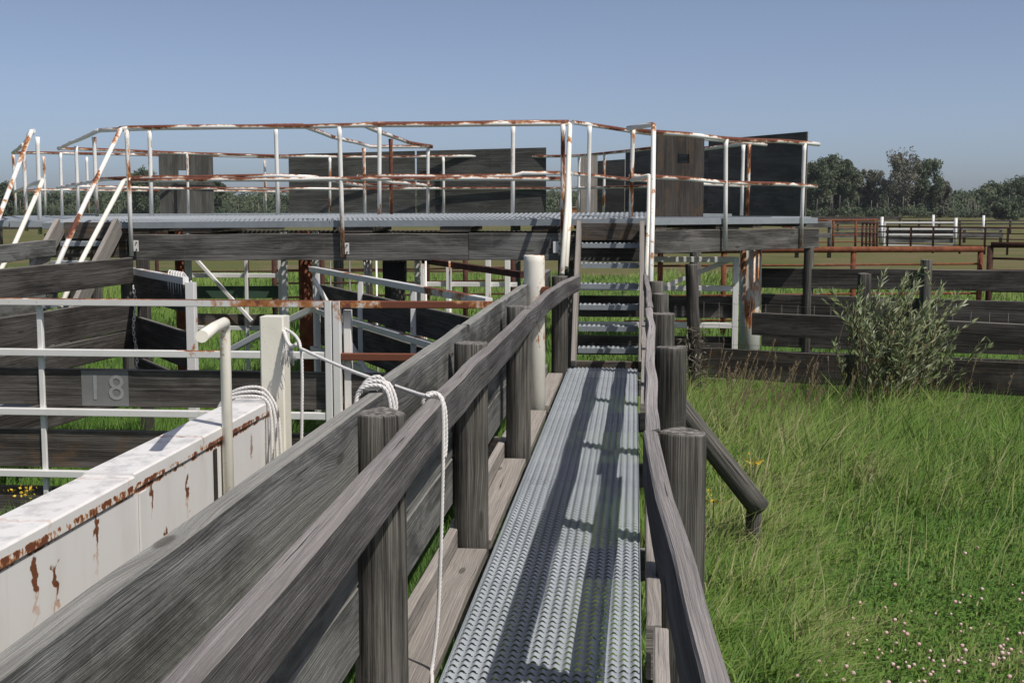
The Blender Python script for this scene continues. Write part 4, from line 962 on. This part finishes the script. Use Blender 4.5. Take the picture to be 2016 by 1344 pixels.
tree('pale thin crowned tree left of the tallest tree', 1712, 333, 21, 240, TREEG, .8, .5)
tree('tallest tree, greyish with an open ragged crown', 1766, 300, 34, 236, TREEG, 1.0, .55, spiky=1.0)
tree('dark ragged tree just right of the tallest tree', 1818, 311, 27, 238, TREEM, 1.0, .3, spiky=1.0)
tree('low grey green tree stepping down right of the dark ragged tree', 1852, 356, 15, 240, TREEG, .7, .2)
tree('short bushy tree with bright leaves near the right edge', 1985, 396, 20, 200, TREEM, .7)
tree('round dark tree at the right edge of the view', 2008, 352, 30, 250, TREEM)
tree('low dark tree left of the tree at the right edge', 1950, 364, 24, 252, TREEM)
tree('bushy tree showing beside the left grey board shield', 283, 336, 24, 230, TREEM)
tree('small tree top showing right of the left grey board shield', 428, 346, 13, 232, TREEM, .7, .3)
tree('rounded tree above the tree line at the far left edge', 8, 362, 18, 230, TREEM)
# the wood behind, one mass
C_, R_, N_ = [], [], []
for i in range(3100):
    px = R.uniform(-560, 2750); Y = R.uniform(242, 300)
    X = xa(px, Y, 3)
    base = 372 + 6*mnoise.noise(Vector((px*.012, 2.0, 0))) + 5*mnoise.noise(Vector((px*.05, 7.0, 0)))
    if px > 1560: base = 362 + 9*mnoise.noise(Vector((px*.02, 4.0, 0)))
    if 1850 < px < 1940: base += 6
    zt = at(px, base + R.random()*8, Y).z; z = R.uniform(.2, 1)*zt; s_ = R.uniform(.7, 1.6)
    C_.append((X, Y, max(.6, z - s_*.6))); R_.append((s_*1.5, s_*1.3, s_)); N_.append(70)
v, q, ti = leaf_cloud(C_, R_, N_, .62)
tag(np_mesh('treeline', v, q, None, [TREEM], ti), kind='stuff')
C_, R_, N_ = [], [], []
for i in range(620):
    px = R.uniform(-560, 2750); Y = R.uniform(228, 240); X = xa(px, Y, 1); s_ = R.uniform(.5, 1.1)
    C_.append((X, Y, s_*.7 + R.random()*1.1)); R_.append((s_*1.8, s_, s_)); N_.append(60)
v, q, ti = leaf_cloud(C_, R_, N_, .45)
tag(np_mesh('undergrowth', v, q, None, [TREEM], ti*.7), kind='stuff')
m = MB()
for i in range(150):
    px = R.uniform(-160, 2100); Y = R.uniform(226, 241); X = xa(px, Y, 1); h = R.uniform(1.5, 4.2)
    m.tube([V(X, Y, 0), V(X + R.uniform(-.2, .2), Y, h)], .06, 5)
tag(m.build('thin_trunks', BARK), kind='stuff')

# ================================================================ GRASS
def fbm(x, y, s, seed=0):
    return np.array([mnoise.noise(Vector((float(a)*s + seed, float(b)*s, seed*1.7))) for a, b in zip(x, y)])
def blades(name, x, y, h, w, tint, wind=(.45, .12), droop=.5, kind='stuff'):
    n = len(x); az = NR.random(n)*2*np.pi
    lx = np.cos(az)*droop*NR.random(n) + wind[0]*(.5 + NR.random(n)); ly = np.sin(az)*droop*NR.random(n) + wind[1]*(.5 + NR.random(n))
    pa = NR.random(n)*np.pi; px_, py_ = np.cos(pa)*w/2, np.sin(pa)*w/2
    z0 = np.zeros(n) - .01
    B = np.stack([x - px_, y - py_, z0], 1), np.stack([x + px_, y + py_, z0], 1)
    mx, my, mz = x + lx*h*.28, y + ly*h*.28, h*.56
    M_ = np.stack([mx - px_*.8, my - py_*.8, mz], 1), np.stack([mx + px_*.8, my + py_*.8, mz], 1)
    T = np.stack([x + lx*h*.95, y + ly*h*.95, h*(1 - .35*np.clip(lx**2 + ly**2, 0, 1))], 1)
    v = np.stack([B[0], B[1], M_[1], M_[0], T], 1).reshape(-1, 3); i = np.arange(n)[:, None]*5
    q = i + np.array([[0, 1, 2, 3]]); t = i + np.array([[3, 2, 4]])
    return tag(np_mesh(name, v, q, t, [GRASS], np.repeat(tint, 5)), kind=kind)
sstep = lambda a, b, v: (lambda t: t*t*(3-2*t))(np.clip((v-a)/(b-a), 0, 1))
# right side: clover lawn in front, taller grass toward the fence
n = 105000
y = 5.4 + 9.4*NR.random(n)**1.15; x = -.15 + (0.335*y + .9)*NR.random(n)
p1 = fbm(x, y, .9, 3.1); p2 = fbm(x, y, 2.6, 8.2)
tall = np.maximum(sstep(7.6, 10.2, y + .5*p1 - .15*(x - 1.5)), .62*sstep(1.25, .55, x - .12*(y - 6)))
p3 = fbm(x, y, 1.5, 21.0); h = (.085 + .36*tall)*(.60 + .60*NR.random(n)**1.5)*(1 + .45*p2 + .35*p1)*(1 + .7*np.clip(p3 - .15, 0, 1)*tall)
h *= np.where((x > -.2) & (x < .05), .6, 1)
tint = np.clip(.50 + .28*p1 + .24*p2 + .12*sstep(2.4, .8, x) + .50*(NR.random(n) - .5) + np.where(NR.random(n) > .96, .35, 0), 0, 1)
blades('tall_grass', x, y, np.clip(h, .03, .75), .006 + .011*NR.random(n)**2, tint, (.42, .16), .95)
# pale bent stalks standing out of the tall grass
n = 1500
y = 6.4 + 7.4*NR.random(n); x = .1 + (0.335*y)*NR.random(n); k = NR.random(n) < .15 + .85*np.maximum(sstep(7.6, 10, y), sstep(1.4, .6, x)); x, y = x[k], y[k]; n = len(x)
blades('dry_stalks', x, y, .30 + .34*NR.random(n), .004 + .004*NR.random(n), .78 + .22*NR.random(n), (.55, .15), .7)
# clover leaves low in the lawn
n = 15000
y = 5.4 + 3.4*NR.random(n); x = .3 + (0.335*y + .2)*NR.random(n); k = NR.random(n) < sstep(9.4, 5.8, y - .5*(x - 1.6))*sstep(.4, 1.6, x); x, y = x[k], y[k]; n = len(x)
z = .03 + .085*NR.random(n); a = NR.random(n)*6.283; s = .007 + .007*NR.random(n); tl = NR.normal(size=(n, 2))*.25
e1 = np.stack([np.cos(a), np.sin(a), tl[:, 0]], 1)*s[:, None]; e2 = np.stack([-np.sin(a), np.cos(a), tl[:, 1]], 1)*s[:, None]; p = np.stack([x, y, z], 1)
v = np.stack([p - e1, p - e2, p + e1, p + e2], 1).reshape(-1, 3)
tag(np_mesh('clover_leaves', v, np.arange(len(v)).reshape(-1, 4), None, [GRASS], np.repeat(np.clip(.15 + .45*NR.random(n), 0, 1), 4)), kind='stuff')
# clover blossoms
vs, qs, ts = [], [], []
nb = 0; th = np.linspace(0, 2*np.pi, 7)[:-1]
for i in range(115):
    for _ in range(30):
        px, py = R.uniform(1440, 2040), R.uniform(1080, 1350)
        if R.random() < (0.08 + .92*sstep(1120, 1290, py))*(0.15 + .85*sstep(1480, 1800, px)): break
    c = atz(px, py, .14); c.z = .10 + .06*R.random(); r = R.uniform(.006, .012); col = R.uniform(0, .35)
    for kz, kr in ((-.9, .35), (-.45, .85), (.1, 1), (.6, .8), (.95, .3)):
        vs.append(np.stack([c.x + r*kr*np.cos(th), c.y + r*kr*np.sin(th), np.full(6, c.z + r*kz)], 1)); ts.append(np.full(6, np.clip(col + .35 + .38*kz, 0, 1)))
    for l in range(4):
        for j in range(6): qs.append((nb + l*6 + j, nb + l*6 + (j+1) % 6, nb + (l+1)*6 + (j+1) % 6, nb + (l+1)*6 + j))
    qs.append((nb+24, nb+25, nb+26, nb+27)); nb += 30
tag(np_mesh('clover_blossoms', np.concatenate(vs), qs, None, [PINK], np.concatenate(ts)), kind='stuff')
# pens on the left and below the platform
n = 90000
y = 4.6 + 9.5*NR.random(n); x = -6.4 + 5.55*NR.random(n); k = (x < -1.68) | (y > 5.3); x, y = x[k], y[k]; n = len(x)
p1 = fbm(x, y, .8, 5.5); p2 = fbm(x, y, 2.2, 1.2); k = (p1 > -.28); x, y, p1, p2 = x[k], y[k], p1[k], p2[k]; n = len(x)
h = (.16 + .22*np.clip(p1 + .3, 0, 1))*(.6 + .7*NR.random(n))*(1 + .4*p2)
blades('pen_grass', x, y, h, .006 + .005*NR.random(n), np.clip(.42 + .2*p2 + .3*(NR.random(n)-.5), 0, 1), (.15, .05), .6)
n = 110000
y = 13.5 + 26*NR.random(n)**1.4; x = -.62*y + (0.98*y + 1.0)*NR.random(n)
p1 = fbm(x, y, .35, 2.5); p2 = fbm(x, y, 1.1, 6.2)
h = (.12 + .22*np.clip(p1 + .4, 0, 1))*(.6 + .7*NR.random(n)); tint = np.clip(.50 + .22*p1 + .2*p2 + .25*(NR.random(n)-.5) + .12*sstep(17, 30, y), 0, 1)
blades('pasture_grass', x, y, h, .010 + .0009*y*NR.random(n), tint, (.15, .05), .6)
# seed heads along the fence
m = MB(); vs, ts = [], []
for i in range(120):
    px = R.choice([R.gauss(1440, 40), R.gauss(1530, 60), R.uniform(1380, 1700), R.uniform(1400, 2016)]); Y = R.uniform(10.4, 13.3)
    X = xa(px, Y, .4); hh = R.uniform(.45, .85); lx = R.uniform(.0, .22); P0 = V(X, Y, 0); P1 = V(X + lx*.3, Y, hh*.6); P2 = V(X + lx, Y, hh)
    m.tube([P0, P1, P2], .0022, 4)
    for k in range(16):
        q = P1.lerp(P2, .55 + .45*k/16); d_ = V(R.uniform(-.012, .012), R.uniform(-.01, .01), .022)
        vs.append([(q.x - .003, q.y, q.z), (q.x + .003, q.y, q.z), (q.x + d_.x + .002, q.y + d_.y, q.z + d_.z), (q.x + d_.x - .002, q.y + d_.y, q.z + d_.z)]); ts.append(R.random())
sd_ = np.array(vs).reshape(-1, 3)
st_ = np.array(m.v); fq = [f for f in m.f if len(f) == 4]
tag(np_mesh('seed_heads', np.concatenate([sd_, st_]), np.concatenate([np.arange(len(sd_)).reshape(-1, 4), np.array(fq) + len(sd_)]), None, [SEEDM], np.concatenate([np.repeat(ts, 4), np.full(len(st_), .2)])), kind='stuff')

# ================================================================ WILLOW BUSH, WEEDS, FLOWERS
wb = thing('willow_bush', 'willow bush with narrow silvery green leaves in front of the board fence at right', 'bush', (2.6, 12.3, 0))
m = MB(); vs, ts = [], []
def leaf(p, d, L, w, tint):
    d = d.normalized(); s_ = d.cross(V(R.uniform(-1, 1), R.uniform(-1, 1), R.uniform(-.3, 1))).normalized()*w/2
    mid = p + d*L*.45; vs.append([tuple(p), tuple(mid + s_), tuple(p + d*L), tuple(mid - s_)]); ts.append(tint)
for i in range(70):
    bx, by = 2.42 + R.gauss(0, .17), 12.3 + R.gauss(0, .14)
    a_ = R.uniform(0, 6.283); out = .50*R.random()**.7; Ht = R.uniform(.60, 1.68)*(1 - .30*(out/.50)**2)
    tipx = bx + out*math.cos(a_)*.95 + .12; tipy = by + out*math.sin(a_)*.7
    P = smooth_path([V(bx, by, 0), V(bx*.7 + tipx*.3, by*.7 + tipy*.3, Ht*.45), V(bx*.3 + tipx*.7, by*.3 + tipy*.7, Ht*.80), V(tipx + .07, tipy, Ht)], 8)
    m.tube(P, .005, 5, rr=[.007 - .005*k/(len(P)-1) for k in range(len(P))])
    tb = R.random(); shoots = [P]
    for q_ in range(R.randint(1, 3)):
        i0 = R.randint(int(len(P)*.35), len(P)-6); o_ = P[i0]; d_ = V(R.gauss(.08, .22), R.gauss(0, .2), R.uniform(.18, .38))
        B_ = [o_, o_ + d_*.5 + V(0, 0, .01), o_ + d_ + V(.02, 0, .03)]; m.tube(B_, .003, 4, rr=[.004, .003, .0015]); shoots.append(smooth_path(B_, 6))
    for sp_ in shoots:
        f0 = .42 if sp_ is P else .15; ln = sum((b_-a_2).length for a_2, b_ in zip(sp_[:-1], sp_[1:]))
        for k in range(int(ln*(1-f0)*62)):
            f = f0 + (1-f0)*R.random()**.8; ii = min(len(sp_)-2, int(f*(len(sp_)-1))); q = sp_[ii].lerp(sp_[ii+1], R.random())
            fwd = (sp_[ii+1] - sp_[ii]).normalized()
            leaf(q, fwd*1.0 + V(R.gauss(.10, .42), R.gauss(0, .42), R.gauss(.05, .25)), R.uniform(.055, .10), R.uniform(.011, .018), min(1, max(0, .5*tb + .25*f + .4*R.random() - .1)))
m.build('stems', plain('willow_stem', (.16, .12, .06)), wb)
vv = np.array(vs).reshape(-1, 3); np_mesh('foliage', vv, np.arange(len(vv)).reshape(-1, 4), None, [WILLOW], np.repeat(ts, 4), parent=wb, loc=(2.6, 12.3, 0))
# dry vine wrapped round the leaning post
m = MB(); vs, ts = [], []
for i in range(520):
    z = R.uniform(.05, .95); a_ = R.uniform(0, 6.283); sp_ = .06 + .05*R.random() + .05*(1 - z); q = V(.645 + sp_*math.cos(a_) - .03*z, 13.14 + sp_*math.sin(a_), z)
    leaf(q, V(R.gauss(0, .6), R.gauss(0, .6), R.gauss(-.4, .6)), R.uniform(.05, .12), R.uniform(.006, .016), R.random())
vv = np.array(vs).reshape(-1, 3); np_mesh('dry_vine', vv, np.arange(len(vv)).reshape(-1, 4), None, [DRY], np.repeat(ts, 4), parent=vp, loc=vp['_w'])
dwd = thing('dead_weed', 'bare dead weed stalks curving up left of the willow bush', 'weed', (1.95, 12.5, 0))
for pts in ([(1648, 870), (1640, 800), (1612, 745), (1606, 715), (1616, 690)], [(1655, 870), (1650, 790), (1644, 720), (1660, 640), (1690, 610)], [(1640, 865), (1632, 790), (1630, 700)], [(1662, 870), (1690, 790), (1715, 735)], [(1630, 870), (1600, 800), (1580, 760)]):
    m = MB(); m.tube(smooth_path([at(a_, b_, 12.35) for a_, b_ in pts], 5), .0055, 5); m.build('stalk', plain('dead_stalk', (.13, .10, .085)), dwd)
def goldenrod(label, base, hgt, n=60, spread=.045):
    t = thing('goldenrod', label, 'flower', tuple(base))
    m = MB(); m.tube([base, base + V(.01, 0, hgt)], .003, 5); m.build('stem', plain('green_stem', (.06, .09, .03)), t)
    global vs, ts
    vs, ts = [], []
    for i in range(n):
        q = base + V(R.gauss(0, spread), R.gauss(0, spread*.7), hgt + R.gauss(0, .018)); leaf(q, V(R.gauss(0, 1), R.gauss(0, 1), R.gauss(.5, .5)), .022, .016, R.random())
    vv = np.array(vs).reshape(-1, 3); np_mesh('flower_head', vv, np.arange(len(vv)).reshape(-1, 4), None, [YEL], np.repeat(ts, 4), parent=t, loc=tuple(base))['kind'] = 'stuff'
for (px, py, Y, lb) in ((47, 966, 7.2, 'yellow goldenrod flowering at the left edge beyond the white steel panel'), (1484, 910, 8.9, 'yellow goldenrod flowering above the end of the slanting brace log'), (1402, 985, 7.6, 'yellow goldenrod peeping out beside the nearest right post')):
    p = at(px, py, Y); goldenrod(lb, V(p.x, p.y, 0), max(.25, p.z), 46 if px < 100 else 30)

# ================================================================ AIR
hz = MB(); hz.raw([(-1420, -220, -1), (1420, -220, -1), (1420, 1520, -1), (-1420, 1520, -1), (-1420, -220, 15), (1420, -220, 15), (1420, 1520, 15), (-1420, 1520, 15)],
    [(3, 2, 1, 0), (4, 5, 6, 7), (0, 1, 5, 4), (1, 2, 6, 5), (2, 3, 7, 6), (3, 0, 4, 7)])
hm = bpy.data.materials.new('air_haze'); hm.use_nodes = True; ht = hm.node_tree
ht.nodes.remove(ht.nodes['Principled BSDF']); pv = ht.nodes.new('ShaderNodeVolumePrincipled')
pv.inputs['Color'].default_value = (.86, .92, 1.0, 1); pv.inputs['Density'].default_value = .00013
ht.links.new(pv.outputs[0], ht.nodes['Material Output'].inputs['Volume'])
tag(hz.build('haze', hm), kind='stuff')
